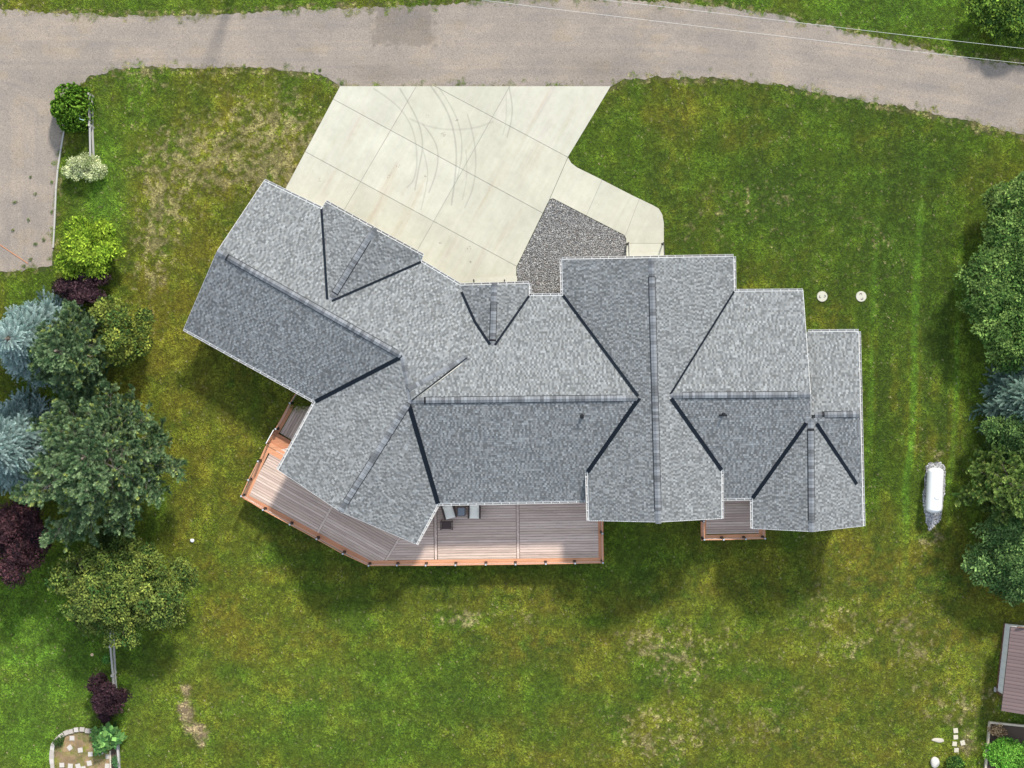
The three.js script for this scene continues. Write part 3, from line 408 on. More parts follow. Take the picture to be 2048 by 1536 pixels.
{
  const D = (n) => n, along = [0.872, 0.49], A_ = [[541, 904], [495, 989], [633, 1064], [690, 960], [575, 896]];
  boards(deck, A_, DECK, along); boards(deck, [[638, 1066], [738, 1121], [768, 1121], [834, 1015], [694, 962]], DECK, along);
  boards(deck, [[775, 1120], [868, 1119], [866, 985], [842, 1012]], DECK, [1, -0.015]); boards(deck, [[876, 1119], [1033, 1117], [1031, 975], [874, 980]], DECK, [1, -0.015]); boards(deck, [[1040, 1117], [1197, 1115], [1196, 980], [1038, 975]], DECK, [1, -0.015]);
  strip(deck, 'breaker_board', [635.5, 1065], [692, 961], 0.14, DECK, boardMats[4]); strip(deck, 'breaker_board', [771.5, 1121], [838, 1013], 0.14, DECK, boardMats[4]); strip(deck, 'breaker_board', [872, 1119], [870, 980], 0.16, DECK, boardMats[1]); strip(deck, 'breaker_board', [1036.5, 1117], [1034.5, 975], 0.16, DECK, boardMats[1]);
  border(deck, [[531, 892], [484, 996], [738, 1132], [1208, 1126], [1206, 985]], DECK);
  railing(deck, [[521, 921], [502, 958], [488, 990], [531, 1017], [584, 1046], [637, 1075], [689, 1104], [740, 1127.5], [796, 1127], [853, 1127], [912, 1126.5], [972, 1125.5], [1031, 1125], [1091, 1124], [1149, 1123], [1204, 1122], [1203, 1064], [1202, 1010]], DECK);
  // stairs down to the landing by the garage
  const LAND = -0.1, N = 4; const s0 = [547, 863], s1 = [600, 893], e0 = [532, 890], e1 = [585, 920];
  for (let k = 0; k < N; k++) { const t0 = k / N, t1 = (k + 1) / N, h = lerp(LAND, DECK, (k + 1) / N); const q = (t, a, b) => [lerp(a[0], b[0], t), lerp(a[1], b[1], t)]; part('stair_tread', slab(insetPoly(pl([q(t0 - 0.03, s0, e0), q(t0 - 0.03, s1, e1), q(t1, s1, e1), q(t1, s0, e0)], h), 0.004), h - 0.035, h), cedarMats[k % 2 ? 1 : 2], deck); part('stair_riser', beam(P(...q(t0 + 0.03, s0, e0), h).setY(h - 0.09), P(...q(t0 + 0.03, s1, e1), h).setY(h - 0.09), 0.02, 0.1), cedarMats[2], deck); }
  part('stair_tread', slab(pl([[532, 891], [585, 921], [580, 930], [537, 906]], DECK + 0.003), DECK - 0.03, DECK + 0.003), cedarMats[1], deck);
  boards(deck, [[600, 797], [560, 866], [596, 888], [640, 812]], LAND, [-0.49, 0.872]);
  border(deck, [[592, 785], [548, 862]], LAND);
  railing(deck, [[603, 775], [584, 806], [556, 857]], LAND);
  const p0 = P(552, 859, LAND), p1 = P(537, 886, DECK); part('rail_post', box(0.085, 1.0, 0.085, p1.x, DECK + 0.5, p1.z), blackMetal, deck); part('stair_rail', beam(p0.clone().setY(LAND + 1.0), p1.clone().setY(DECK + 1.0), 0.045, 0.04), capMat, deck);
  for (let k = 1; k < 9; k++) { const p = p0.clone().lerp(p1, k / 9); part('baluster', box(0.025, 0.85, 0.025, p.x, p.y + 0.5, p.z), blackMetal, deck); }
  for (const [x, y] of [[495, 985], [584, 1036], [689, 1094], [796, 1118], [912, 1117], [1031, 1116], [1149, 1114], [1197, 1112], [520, 930]]) { const p = P(x, y, DECK), g0 = ground(p.x, p.z); part('support_post', box(0.14, DECK - 0.3 - g0 + 0.1, 0.14, p.x, (DECK - 0.3 + g0 - 0.1) / 2 + 0.1, p.z), cedarMats[2], deck); }
  part('joists', merge([slab(pl([[545, 908], [505, 985], [738, 1112], [1195, 1108], [1194, 985], [880, 985], [834, 1010], [690, 960], [575, 896]], DECK), DECK - 0.26, DECK - 0.05)]), std(0.16, 0.12, 0.09, 0.95), deck);
  const d2 = thing('deck', 'small square deck with orange border between two south gables', 'deck');
  boards(d2, [[1411, 1068], [1520, 1066], [1519, 980], [1409, 985]], DECK, [1, -0.015]); border(d2, [[1401, 990], [1402, 1081], [1529, 1078], [1528, 990]].reverse().reverse(), DECK);
  railing(d2, [[1404, 1040], [1405, 1076], [1443, 1076], [1487, 1075], [1525, 1074], [1524.5, 1030]], DECK);
  for (const [x, y] of [[1410, 1070], [1520, 1068]]) { const p = P(x, y, DECK), g0 = ground(p.x, p.z); part('support_post', box(0.14, DECK - 0.3 - g0 + 0.1, 0.14, p.x, (DECK - 0.3 + g0 - 0.1) / 2 + 0.1, p.z), cedarMats[2], d2); }
  part('joists', slab(pl([[1412, 1066], [1518, 1064], [1517, 985], [1412, 985]], DECK), DECK - 0.26, DECK - 0.05), std(0.16, 0.12, 0.09, 0.95), d2);
}
// deck furniture
{
  const wicker = std(0.045, 0.024, 0.02, 0.6), cream = std(0.84, 0.80, 0.71, 0.9), slate = std(0.16, 0.18, 0.21, 0.3);
  const chair = (label, px, py, turn) => { const p = P(px, py, DECK), t = thing('lounge_chair', label, 'chair', [p.x, DECK, p.z], turn, 'cushioned chairs on the deck');
    part('seat_frame', box(0.66, 0.26, 0.7, 0, 0.17, 0), wicker, t); part('seat_cushion', new THREE.BoxGeometry(0.60, 0.14, 0.72, 4, 2, 4).translate(0, 0.37, 0.02), cream, t);
    for (const s of [-1, 1]) { part('armrest', box(0.10, 0.06, 0.78, s * 0.37, 0.60, -0.02), wicker, t); part('arm_panel', box(0.06, 0.56, 0.7, s * 0.37, 0.3, -0.02), wicker, t); }
    part('backrest', box(0.8, 0.85, 0.1, 0, 0.45, -0.42).rotateX(-0.12), wicker, t); part('back_cushion', box(0.58, 0.55, 0.14, 0, 0.65, -0.33).rotateX(-0.12), cream, t); return t; };
  chair('cream cushioned wicker lounge chair turned towards the ottoman', 899, 1024, 0.27); chair('cream cushioned wicker lounge chair facing straight out on the deck', 949, 1024, -0.02);
  const p = P(923, 1022, DECK), tb = thing('side_table', 'small grey topped side table between two lounge chairs', 'table', [p.x, DECK, p.z]); part('tabletop', box(0.44, 0.03, 0.5, 0, 0.5, 0), slate, tb); part('table_frame', merge([box(0.5, 0.04, 0.04, 0, 0.48, 0.26), box(0.5, 0.04, 0.04, 0, 0.48, -0.26), box(0.04, 0.04, 0.5, 0.24, 0.48, 0), box(0.04, 0.04, 0.5, -0.24, 0.48, 0)]), wicker, tb); for (const a of [-1, 1]) for (const b of [-1, 1]) part('leg', box(0.04, 0.46, 0.04, a * 0.23, 0.23, b * 0.25), wicker, tb);
  const q = P(893.5, 1050, DECK), ot = thing('ottoman', 'dark brown woven ottoman with raised side rails on the deck', 'ottoman', [q.x, DECK, q.z]); const weave = std(0.085, 0.05, 0.045, 0.7); part('seat', box(0.62, 0.06, 0.46, 0, 0.34, 0), weave, ot); for (let k = -4; k <= 4; k++) part('slat', box(0.03, 0.012, 0.44, k * 0.065, 0.378, 0), wicker, ot); for (const s of [-1, 1]) { part('side_rail', box(0.05, 0.05, 0.56, s * 0.37, 0.44, 0), wicker, ot); part('inner_rail', box(0.04, 0.05, 0.5, s * 0.30, 0.40, 0), wicker, ot); for (const b of [-1, 1]) part('leg', box(0.05, 0.44, 0.05, s * 0.37, 0.22, b * 0.25), wicker, ot); } part('back_rail', box(0.78, 0.06, 0.05, 0, 0.46, -0.27), wicker, ot);
}

// ---------------------------------------------------------------- yard objects
const stoneMat = std(0.36, 0.32, 0.28, 0.9), stoneMat2 = std(0.44, 0.40, 0.36, 0.9), greyWood = std(0.36, 0.345, 0.32, 0.95), paleTimber = std(0.52, 0.45, 0.34, 0.9), soilMat = std(0.075, 0.055, 0.04, 1), lidMat = std(0.44, 0.42, 0.345, 0.9);
const rough = (g, amp, f = 5) => { const a = g.attributes.position; const s = rnd() * 50; for (let i = 0; i < a.count; i++) { const x = a.getX(i), y = a.getY(i), z = a.getZ(i); a.setXYZ(i, x + amp * (vnoise(y * f + s, z * f + 3) - 0.5) * 2, y + amp * (vnoise(x * f + s, z * f + 9) - 0.5), z + amp * (vnoise(x * f + s, y * f + 31) - 0.5) * 2); } return flatNormals(g); };
// propane tank
{
  const c = PG(1863, 979), pad = [[1853, 931], [1860, 925], [1882, 925], [1891, 936], [1889, 985], [1884, 1030], [1879, 1044], [1866, 1054], [1858, 1062], [1852, 1044], [1846, 1000], [1848, 960]];
  const ragged = []; for (let i = 0; i < pad.length; i++) { const a = pad[i], b = pad[(i + 1) % pad.length]; for (let k = 0; k < 6; k++) { const t = k / 6; ragged.push([lerp(a[0], b[0], t) + rr(-1.6, 1.6), lerp(a[1], b[1], t) + rr(-1.6, 1.6)]); } }
  const padPoly = pl(ragged); structure('gravel_pad', slab(padPoly, (x, z) => ground(x, z) - 0.1, (x, z) => ground(x, z) + 0.03), std(0.30, 0.29, 0.285, 1));
  const g = new THREE.DodecahedronGeometry(0.045, 0), m = new THREE.InstancedMesh(g, new THREE.MeshStandardMaterial({ roughness: 0.95 }), 2600), d = new THREE.Object3D(), col = new THREE.Color(); let n = 0;
  for (let z = c.z - 2.2; z < c.z + 3; z += 0.06) for (let x = c.x - 1; x < c.x + 1.1; x += 0.06) { const X = x + rr(-0.03, 0.03), Z = z + rr(-0.03, 0.03); if (!inPoly(X, Z, padPoly) || n >= 2600) continue; d.position.set(X, ground(X, Z) + 0.035 + rr(0, 0.03), Z); d.rotation.set(rnd() * 6, rnd() * 6, 0); d.scale.setScalar(rr(0.5, 1.3)); d.updateMatrix(); m.setMatrixAt(n, d.matrix); const k = rnd() < 0.2 ? rr(0.1, 0.2) : rr(0.28, 0.62); m.setColorAt(n++, col.setRGB(k, k * 0.985, k)); }
  m.count = n; m.name = 'pad_gravel'; m.castShadow = m.receiveShadow = true; m.userData = { kind: 'stuff', label: 'pale crushed stone spread under the propane tank', category: 'gravel' }; scene.add(m);
  const t = thing('propane_tank', 'white cylindrical propane tank lying on crushed stone in the lawn', 'tank', [c.x, c.y, c.z], -0.045);
  const R = 0.52, Lh = 1.2, prof = []; for (let k = 0; k <= 10; k++) { const a = k / 10 * Math.PI / 2; prof.push(new THREE.Vector2(Math.sin(a) * R, -Lh - Math.cos(a) * 0.27)); } for (let k = 0; k <= 10; k++) { const a = k / 10 * Math.PI / 2; prof.push(new THREE.Vector2(Math.cos(a) * R, Lh + Math.sin(a) * 0.27)); }
  const wt = std(0.70, 0.71, 0.71, 0.35); part('tank_body', new THREE.LatheGeometry(prof, 40).rotateX(Math.PI / 2).translate(0, 0.75, 0), wt, t);
  const dome = part('valve_dome', new THREE.SphereGeometry(0.2, 20, 10, 0, 6.3, 0, 1.6).scale(1, 0.75, 1).translate(0.02, 1.2, 0.42), wt, t); part('dome_rim', new THREE.TorusGeometry(0.2, 0.012, 6, 24).rotateX(Math.PI / 2).translate(0.02, 1.21, 0.42), std(0.2, 0.21, 0.22, 0.6), dome);
  const vm = std(0.10, 0.10, 0.105, 0.5, { metalness: 0.5 }); for (const [x, z, r] of [[-0.22, 0.20, 0.04], [-0.17, 0.30, 0.025], [0.20, 0.62, 0.045], [0.06, 0.66, 0.03], [-0.1, 0.55, 0.025], [0.06, 0.16, 0.02]]) part('valve', new THREE.CylinderGeometry(r, r, 0.1, 10).translate(x, 1.2 - Math.abs(x) * 0.2, z), vm, t); part('relief_pipe', rod(new THREE.Vector3(-0.21, 1.2, 0.22), new THREE.Vector3(-0.05, 1.22, 0.62), 0.018), vm, t);
  part('gauge_plate', box(0.03, 0.16, 0.2, 0.45, 0.9, -0.25), vm, t); for (const z of [-0.75, 0.75]) part('foot', box(0.7, 0.34, 0.12, 0, 0.17, z), wt, t);
}
// septic lids
[['round pale concrete septic lid nearer the house', 1644, 0.5], ['round pale concrete septic lid farther from the house', 1722, 2.2]].forEach(([label, px, turn]) => { const p = PG(px, 593), t = thing('septic_lid', label, 'lid', [p.x, p.y, p.z], turn, 'septic lids in the lawn'); part('lid', new THREE.CylinderGeometry(0.33, 0.35, 0.09, 36).translate(0, 0.05, 0), lidMat, t); for (const s of [-1, 1]) part('lift_handle', new THREE.TorusGeometry(0.065, 0.018, 6, 14, 4).rotateX(Math.PI / 2).rotateY(s * 1.2).translate(s * 0.13, 0.105, s * 0.05), std(0.04, 0.04, 0.04, 0.6), t); });
// split-rail fences
function fence(label, pts, posts) { const p0 = PG(...pts[0]), t = thing('rail_fence', label, 'fence', [p0.x, p0.y, p0.z]); const L = (p, y) => { const q = PG(...p); return new THREE.Vector3(q.x - p0.x, q.y - p0.y + y, q.z - p0.z); };
  for (const p of posts) part('post', rough(box(0.13, 1.15, 0.13), 0.02, 4).translate(...L(p, 0.55).toArray()), greyWood, t);
  for (let i = 0; i < pts.length - 1; i++) for (const [y, o] of [[0.35, 0.03], [0.68, -0.04], [1.0, 0.02]]) { const a = L(pts[i], y), b = L(pts[i + 1], y + rr(-0.06, 0.06)); a.x += o + rr(-0.03, 0.03); b.x += o + rr(-0.03, 0.03); const g = beam(a, b, 0.10, 0.085, rr(0, 0.6)); part('rail', rough(g, 0.012, 9), greyWood, t); } return t; }
fence('weathered split-rail fence between the clipped evergreen and the white variegated shrub', [[186, 193], [187, 255], [189, 318]], [[186, 194], [187.5, 256], [189, 317]]);
fence('weathered split-rail fence running into the small purple tree', [[228, 1215], [229, 1290], [232, 1345], [237, 1395]], [[228, 1288], [232, 1345], [237, 1392]]);
{ const p = PG(178, 247), t = thing('watering_frame', 'small bent pale metal rod sticking out of the clipped evergreen', 'rod', [p.x, p.y, p.z]); part('rod', merge([rod(new THREE.Vector3(-0.1, 1.9, -0.2), new THREE.Vector3(-0.05, 1.9, 0.05), 0.02), rod(new THREE.Vector3(-0.05, 1.9, 0.05), new THREE.Vector3(0.22, 1.9, 0.12), 0.02), rod(new THREE.Vector3(-0.1, 0, -0.2), new THREE.Vector3(-0.1, 1.9, -0.2), 0.02)]), std(0.4, 0.55, 0.55, 0.4), t); }
// landscape edging along the gravel
{ const line = [[132, 244], [128, 265], [122, 300], [116, 340], [112.5, 380], [111, 420], [109, 460], [107, 496]], t = thing('edging', 'pale timber edging strip between gravel drive and left lawn', 'edging'); for (let i = 0; i < line.length - 1; i++) { const a = PG(...line[i]), b = PG(...line[i + 1]); a.y += 0.05; b.y += 0.05; part('edging_board', beam(a, a.clone().lerp(b, 0.985), 0.10, 0.12), std(0.36, 0.345, 0.31, 0.8), t); } }
{ const a = PG(-14, 480), b = PG(20, 503), c = PG(56, 527); for (const q of [a, b, c]) q.y += 0.035; solo('cord', new THREE.TubeGeometry(new THREE.CatmullRomCurve3([a, b, c]), 12, 0.022, 5), std(0.55, 0.22, 0.10, 0.7), 'thin orange cord lying across the gravel at left', 'cord'); }
// small oddments
const blobStone = (name, label, category, px, py, s, mat, group) => { const p = PG(px, py), g = rough(new THREE.IcosahedronGeometry(1, 2), 0.22, 1.4).scale(s[0], s[1], s[2]).translate(p.x, p.y + s[1] * 0.5, p.z); return solo(name, g, mat, label, category, group); };
blobStone('white_stone', 'single white rounded stone in the grass right of the shrubs', 'stone', 385, 1081, [0.14, 0.12, 0.12], std(0.8, 0.8, 0.8, 0.6)); blobStone('white_stone', 'white scrap of stone at the right edge of the big pine', 'stone', 299, 958, [0.09, 0.08, 0.16], std(0.7, 0.7, 0.7, 0.6)); blobStone('tan_stone', 'small round tan stone left of the lower rail fence', 'stone', 185, 1309, [0.11, 0.06, 0.11], std(0.6, 0.42, 0.25, 0.9)); blobStone('boulder', 'pale boulder at the bottom edge near the stepping stones', 'rock', 1868, 1524, [0.30, 0.24, 0.36], std(0.48, 0.45, 0.41, 0.9)); blobStone('flat_stone', 'long pale flat stone tilted beside the stepping stones', 'stone', 1876, 1480, [0.40, 0.06, 0.15], std(0.42, 0.38, 0.31, 0.9)).rotation.y = 0; blobStone('shed_stone', 'grey stone lying against the shed wall corner', 'stone', 1990, 1379, [0.1, 0.1, 0.18], std(0.30, 0.28, 0.26, 0.9));
// stepping stones: square pavers
const paver = (px, py, turn, s, label, group, mat = stoneMat2) => { const p = PG(px, py), g = new THREE.BoxGeometry(s, 0.05, s * rr(0.92, 1.08), 3, 1, 3).rotateY(turn).translate(p.x, p.y + 0.03, p.z); solo('stepping_stone', rough(g, 0.008, 6), mat, label, 'stone', group); };
for (const [x, y, t, label] of [[1911, 1461, 0.1, 'pale square stepping stone at the top of the lower right group'], [1911, 1474, 0.05, 'pale square stepping stone second from the top of the lower right group'], [1909, 1487.5, -0.1, 'pale square stepping stone third from the top, beside its neighbour'], [1925, 1485.5, 0.3, 'pale square stepping stone set alone to the right of the row'], [1912.5, 1500, 0.0, 'pale square stepping stone at the bottom of the lower right group']]) paver(x, y, t, 0.29, label, 'stepping stones near the garden bed', std(0.46, 0.42, 0.33, 0.9));
for (const [x, y, t, label] of [[144.5, 1476, 0, 'square stepping stone at the top of the round garden'], [140, 1495, 0.65, 'stepping stone turned like a diamond in the round garden'], [161, 1500, 0.15, 'stepping stone right of the diamond one in the round garden'], [181, 1508, 0.05, 'stepping stone in the middle of the round garden'], [201, 1505, 0.5, 'stepping stone half under the leafy rhubarb'], [216.5, 1513, 0, 'stepping stone touching the narrow bed board'], [179, 1526, 0.2, 'stepping stone in the grass below the middle one'], [124, 1530, 0, 'leftmost stepping stone on the bottom row'], [141, 1532, -0.05, 'second stepping stone from left on the bottom row'], [156.5, 1532, 0.3, 'third stepping stone from left on the bottom row'], [215, 1532, -0.05, 'rightmost stepping stone on the bottom row'], [167, 1537, 0.2, 'stepping stone cut by the bottom edge of the picture']]) paver(x, y, t, 0.31, label, 'stepping stones in the round garden');
// round garden: soil and a curved row of edging stones
{
  const line = [[186, 1461], [176, 1461], [165, 1458], [153, 1459], [143, 1462], [133, 1465], [123, 1471], [115, 1478], [109, 1486], [106, 1495], [104.5, 1504], [104, 1513], [104.5, 1522], [105.5, 1531], [107, 1540], [109, 1549], [112, 1558]];
  structure('garden_soil', slab(pl([...line.map(([x, y]) => [x + (x < 130 ? 4 : 0), y + 4]), [225, 1560], [225, 1470]]), (x, z) => ground(x, z) - 0.1, (x, z) => ground(x, z) + 0.016 + 0.012 * vnoise(x * 3, z * 3)), (() => { const t = dataTex(256, 256, (i, j) => { const n = fbm(i / 34, j / 34, 4), g = clamp((fbm(i / 50 + 5, j / 50, 3) - 0.48) * 5), k = 0.8 + 0.4 * hash2(i, j); const c = cMix([0.50, 0.42, 0.31], [0.40, 0.40, 0.16], g); return [c[0] * k * (0.75 + 0.5 * n), c[1] * k * (0.75 + 0.5 * n), c[2] * k * (0.75 + 0.5 * n)]; }); t.wrapS = t.wrapT = THREE.RepeatWrapping; t.repeat.set(0.25, 0.25); return new THREE.MeshStandardMaterial({ map: t, roughness: 1 }); })());
  const t = thing('stone_edging', 'curved row of pale stones edging the round garden', 'edging'); line.forEach(([x, y], i) => { const p = PG(x, y), a = line[Math.max(0, i - 1)], b = line[Math.min(line.length - 1, i + 1)]; const g = rough(new THREE.BoxGeometry(rr(0.28, 0.33), 0.16, rr(0.24, 0.3), 4, 2, 4), 0.025, 4).rotateY(-Math.atan2(b[1] - a[1], b[0] - a[0])).translate(p.x, p.y + 0.06, p.z); part('stone', g, i % 3 ? stoneMat : stoneMat2, t); });
  const n = thing('narrow_bed', 'narrow planting bed between two timber boards at bottom left', 'bed'); const at = (x, y, u) => { const q = PG(x, y); q.y += u; return q; };
  part('bed_board', beam(at(222, 1500, 0.12), at(223.5, 1560, 0.12), 0.08, 0.26), paleTimber, n); part('bed_board', beam(at(237, 1488, 0.14), at(241, 1560, 0.14), 0.13, 0.3), greyWood, n); part('bed_soil', slab(pl([[223, 1500], [237, 1490], [240, 1560], [224, 1560]]), (x, z) => ground(x, z) - 0.1, (x, z) => ground(x, z) + 0.1), soilMat, n);
  const e = thing('raised_bed', 'timber corner of a small raised bed half hidden under the trees', 'bed'); part('bed_board', beam(at(135, 1115, 0.1), at(138, 1158, 0.1), 0.1, 0.2), std(0.45, 0.32, 0.2, 0.9), e); part('bed_board', beam(at(135, 1115, 0.1), at(150, 1114, 0.1), 0.1, 0.2), std(0.45, 0.32, 0.2, 0.9), e); part('bed_soil', slab(pl([[137, 1117], [165, 1116], [166, 1160], [140, 1160]]), (x, z) => ground(x, z) - 0.1, (x, z) => ground(x, z) + 0.08), soilMat, e);
}
// shed
{
  const c = PG(2001, 1322), turn = -0.112, t = thing('shed', 'small shed with mauve ribbed metal roof and white wall', 'shed', [c.x, c.y, c.z], turn);
  const mauve = std(0.135, 0.093, 0.09, 0.85), mauve2 = std(0.15, 0.104, 0.10, 0.85), brown = std(0.13, 0.06, 0.035, 0.7); const W = 5, L = 5.0, eave = 2.35, ov = 0.3, wl = 0, lip = -0.40;
  part('wall', box(W, 2.4, L - 0.5, W / 2 + wl, 1.1, -0.22), std(0.74, 0.74, 0.73, 0.6), t); part('corner_trim', box(0.12, 2.3, 0.12, wl + 0.01, 1.1, L / 2 - 0.48), brown, t); part('sill', box(0.1, 0.16, L - 0.5, wl - 0.03, 0.02, -0.22), brown, t);
  for (let k = 0; k < 9; k++) part('wall_batten', box(0.03, 2.2, 0.05, wl - 0.01, 1.1, -L / 2 + 0.35 + k * 0.52), std(0.7, 0.7, 0.69, 0.6), t);
  const n = 24, pw = (L + 0.4) / n, sl = 0.3; for (const s of [1, -1]) for (let k = 0; k < n; k++) { const z = -L / 2 - 0.1 + (k + 0.5) * pw, half = W / 2 + wl, a = new THREE.Vector3(s > 0 ? lip : W + 0.4, eave, z), b = new THREE.Vector3(half, eave + (half + 0.4) * sl, z); const pnl = part('roof_panel', beam(a, b, pw - 0.004, 0.02), rnd() < 0.5 ? mauve : mauve2, t); const a2 = a.clone().add(new THREE.Vector3(0, 0.018, -pw / 2)), b2 = b.clone().add(new THREE.Vector3(0, 0.018, -pw / 2)); part('rib', beam(a2, b2, 0.035, 0.035), mauve, pnl); }
  part('drip_edge', box(0.03, 0.12, L + 0.35, lip + 0.01, eave - 0.05, 0.1), std(0.07, 0.05, 0.06, 0.5), t); part('gable_trim', box(3.0, 0.1, 0.06, wl + 1.4, eave + 0.32, -L / 2 - 0.16).rotateZ(0), brown, t);
}
// garden bed at the lower right
{
  const t = thing('garden_bed', 'timber framed garden bed below the shed with dark soil', 'bed'); const at = (x, y, u) => { const q = PG(x, y); q.y += u; return q; };
  part('bed_board', beam(at(1978, 1443, 0.12), at(1967, 1560, 0.12), 0.12, 0.3), paleTimber, t); part('bed_board', beam(at(1977, 1443.5, 0.121), at(2110, 1457, 0.121), 0.12, 0.3), paleTimber, t); part('bed_soil', slab(pl([[1979, 1445], [2110, 1458], [2110, 1560], [1970, 1560]]), (x, z) => ground(x, z) - 0.1, (x, z) => ground(x, z) + 0.1 + 0.04 * vnoise(x * 4, z * 4)), soilMat, t);
}
// utility pole beyond the top edge and two service wires
{
  const b = P(506, -118), t = thing('utility_pole', 'brown utility pole beyond the top edge, its shadow crossing the road', 'pole', [b.x, 0, b.z]); part('pole', new THREE.CylinderGeometry(0.16, 0.2, 8.8, 12).translate(0, 4.2, 0), std(0.16, 0.11, 0.07, 0.95), t);
  for (const [label, pts] of [['lower pale service wire crossing above the road', [[700, -38, 7.2], [965, 0, 6.6], [1340, 45.5, 6.1], [1548, 70.5, 6.0], [2048, 127, 6.3], [2500, 172, 7.0]]], ['upper pale service wire crossing above the road edge', [[900, -36, 7.3], [1200, -1, 6.7], [1340, 15, 6.4], [1548, 39.5, 6.2], [2048, 97, 6.5], [2500, 142, 7.2]]]]) solo('wire', new THREE.TubeGeometry(new THREE.CatmullRomCurve3(pts.map((p) => P(...p))), 80, 0.0105, 5), std(0.5, 0.5, 0.48, 0.6), label, 'wire', 'service wires over the road');
}

// ---------------------------------------------------------------- plants
const LM = new THREE.MeshPhysicalMaterial({ vertexColors: true, roughness: 0.8, specularIntensity: 0.35, side: THREE.DoubleSide });
// a sprig: flat leaves round a point, mostly lying level so that they catch the sky
function sprig(n, spread, len, wid, lift = 0.5, curl = 0.5) {
  const pos = [], col = [];
  for (let k = 0; k < n; k++) {
    const a = rnd() * 6.283, r = Math.sqrt(rnd()) * spread, c = new THREE.Vector3(Math.cos(a) * r, gauss() * spread * lift, Math.sin(a) * r), dir = new THREE.Vector3(Math.cos(a + gauss() * 0.8), gauss() * curl, Math.sin(a + gauss() * 0.8)).normalize(), up = new THREE.Vector3(gauss() * curl, 1, gauss() * curl).normalize(), s = dir.clone().cross(up).normalize(), l = len * rr(0.7, 1.25), w = wid * rr(0.7, 1.2);
    const A = c, B = c.clone().addScaledVector(dir, l * 0.45).addScaledVector(s, w / 2), C = c.clone().addScaledVector(dir, l).add(new THREE.Vector3(0, -l * 0.15, 0)), D = c.clone().addScaledVector(dir, l * 0.45).addScaledVector(s, -w / 2), t = rr(0.5, 1.4);
    for (const q of [A, B, C, A, C, D]) { pos.push(q.x, q.y, q.z); col.push(t, t, t); }
  }
  return geo(pos, null, { color: col });
}
// a conifer spray: needles to both sides of a short twig along +z
function spray(len, n, needle, droop = 0.0, w = 0.012) {
  const pos = [], col = [];
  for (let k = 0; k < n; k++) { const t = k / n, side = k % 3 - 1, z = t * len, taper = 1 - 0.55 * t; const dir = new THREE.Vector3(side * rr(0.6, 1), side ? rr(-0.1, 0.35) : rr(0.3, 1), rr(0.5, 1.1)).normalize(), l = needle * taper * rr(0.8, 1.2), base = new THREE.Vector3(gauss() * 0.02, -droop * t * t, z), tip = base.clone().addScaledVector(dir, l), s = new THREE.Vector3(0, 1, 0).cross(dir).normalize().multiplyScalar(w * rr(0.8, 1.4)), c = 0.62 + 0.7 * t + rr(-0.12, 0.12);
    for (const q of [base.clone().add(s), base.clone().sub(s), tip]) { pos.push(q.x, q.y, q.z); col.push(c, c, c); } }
  return geo(pos, null, { color: col });
}
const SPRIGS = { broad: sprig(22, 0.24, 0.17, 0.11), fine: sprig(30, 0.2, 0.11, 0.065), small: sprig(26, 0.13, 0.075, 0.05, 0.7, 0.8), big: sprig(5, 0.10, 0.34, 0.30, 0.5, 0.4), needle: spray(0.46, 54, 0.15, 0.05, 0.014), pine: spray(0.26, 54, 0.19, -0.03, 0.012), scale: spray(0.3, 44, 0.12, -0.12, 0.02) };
const dummy = new THREE.Object3D(), tint = new THREE.Color();
class Foliage {
  constructor() { this.m = []; this.c = []; }
  add(p, q, s, c) { dummy.position.copy(p); dummy.quaternion.copy(q); dummy.scale.setScalar(s); dummy.updateMatrix(); this.m.push(dummy.matrix.clone()); this.c.push(c); }
  build(name, g, parent) { const o = new THREE.InstancedMesh(g, LM, this.m.length); this.m.forEach((m, i) => { o.setMatrixAt(i, m); o.setColorAt(i, tint.setRGB(...this.c[i])); }); o.name = name; o.castShadow = o.receiveShadow = true; o.userData.kind = 'stuff'; parent.add(o); return o; }
}
const vary = (c, c2, n = 0.25) => { const q = rnd(), t = q < 0.45 ? rr(-0.12, 0.25) : q < 0.8 ? rr(0.3, 0.75) : rr(0.8, 1.25), k = 1 + (rnd() - 0.5) * 2 * n; return [0, 1, 2].map((i) => Math.max(0.004, lerp(c[i], c2[i], t) * k)); };
const yaw = (a, tilt = 0, roll = 0) => new THREE.Quaternion().setFromEuler(new THREE.Euler(tilt, a, roll, 'YXZ'));
const bark = std(0.17, 0.135, 0.105, 0.95), limbBark = std(0.22, 0.19, 0.15, 0.95);
function limb(list, a, b, r0, r1, sag = 0) { const m = a.clone().lerp(b, 0.5); m.y += sag; const c = new THREE.CatmullRomCurve3([a, m, b]); let prev = a; for (let k = 1; k <= 4; k++) { const p = c.getPoint(k / 4); list.push(rod(prev, p, lerp(r0, r1, (k - 1) / 4), lerp(r0, r1, k / 4), 5)); prev = p; } }
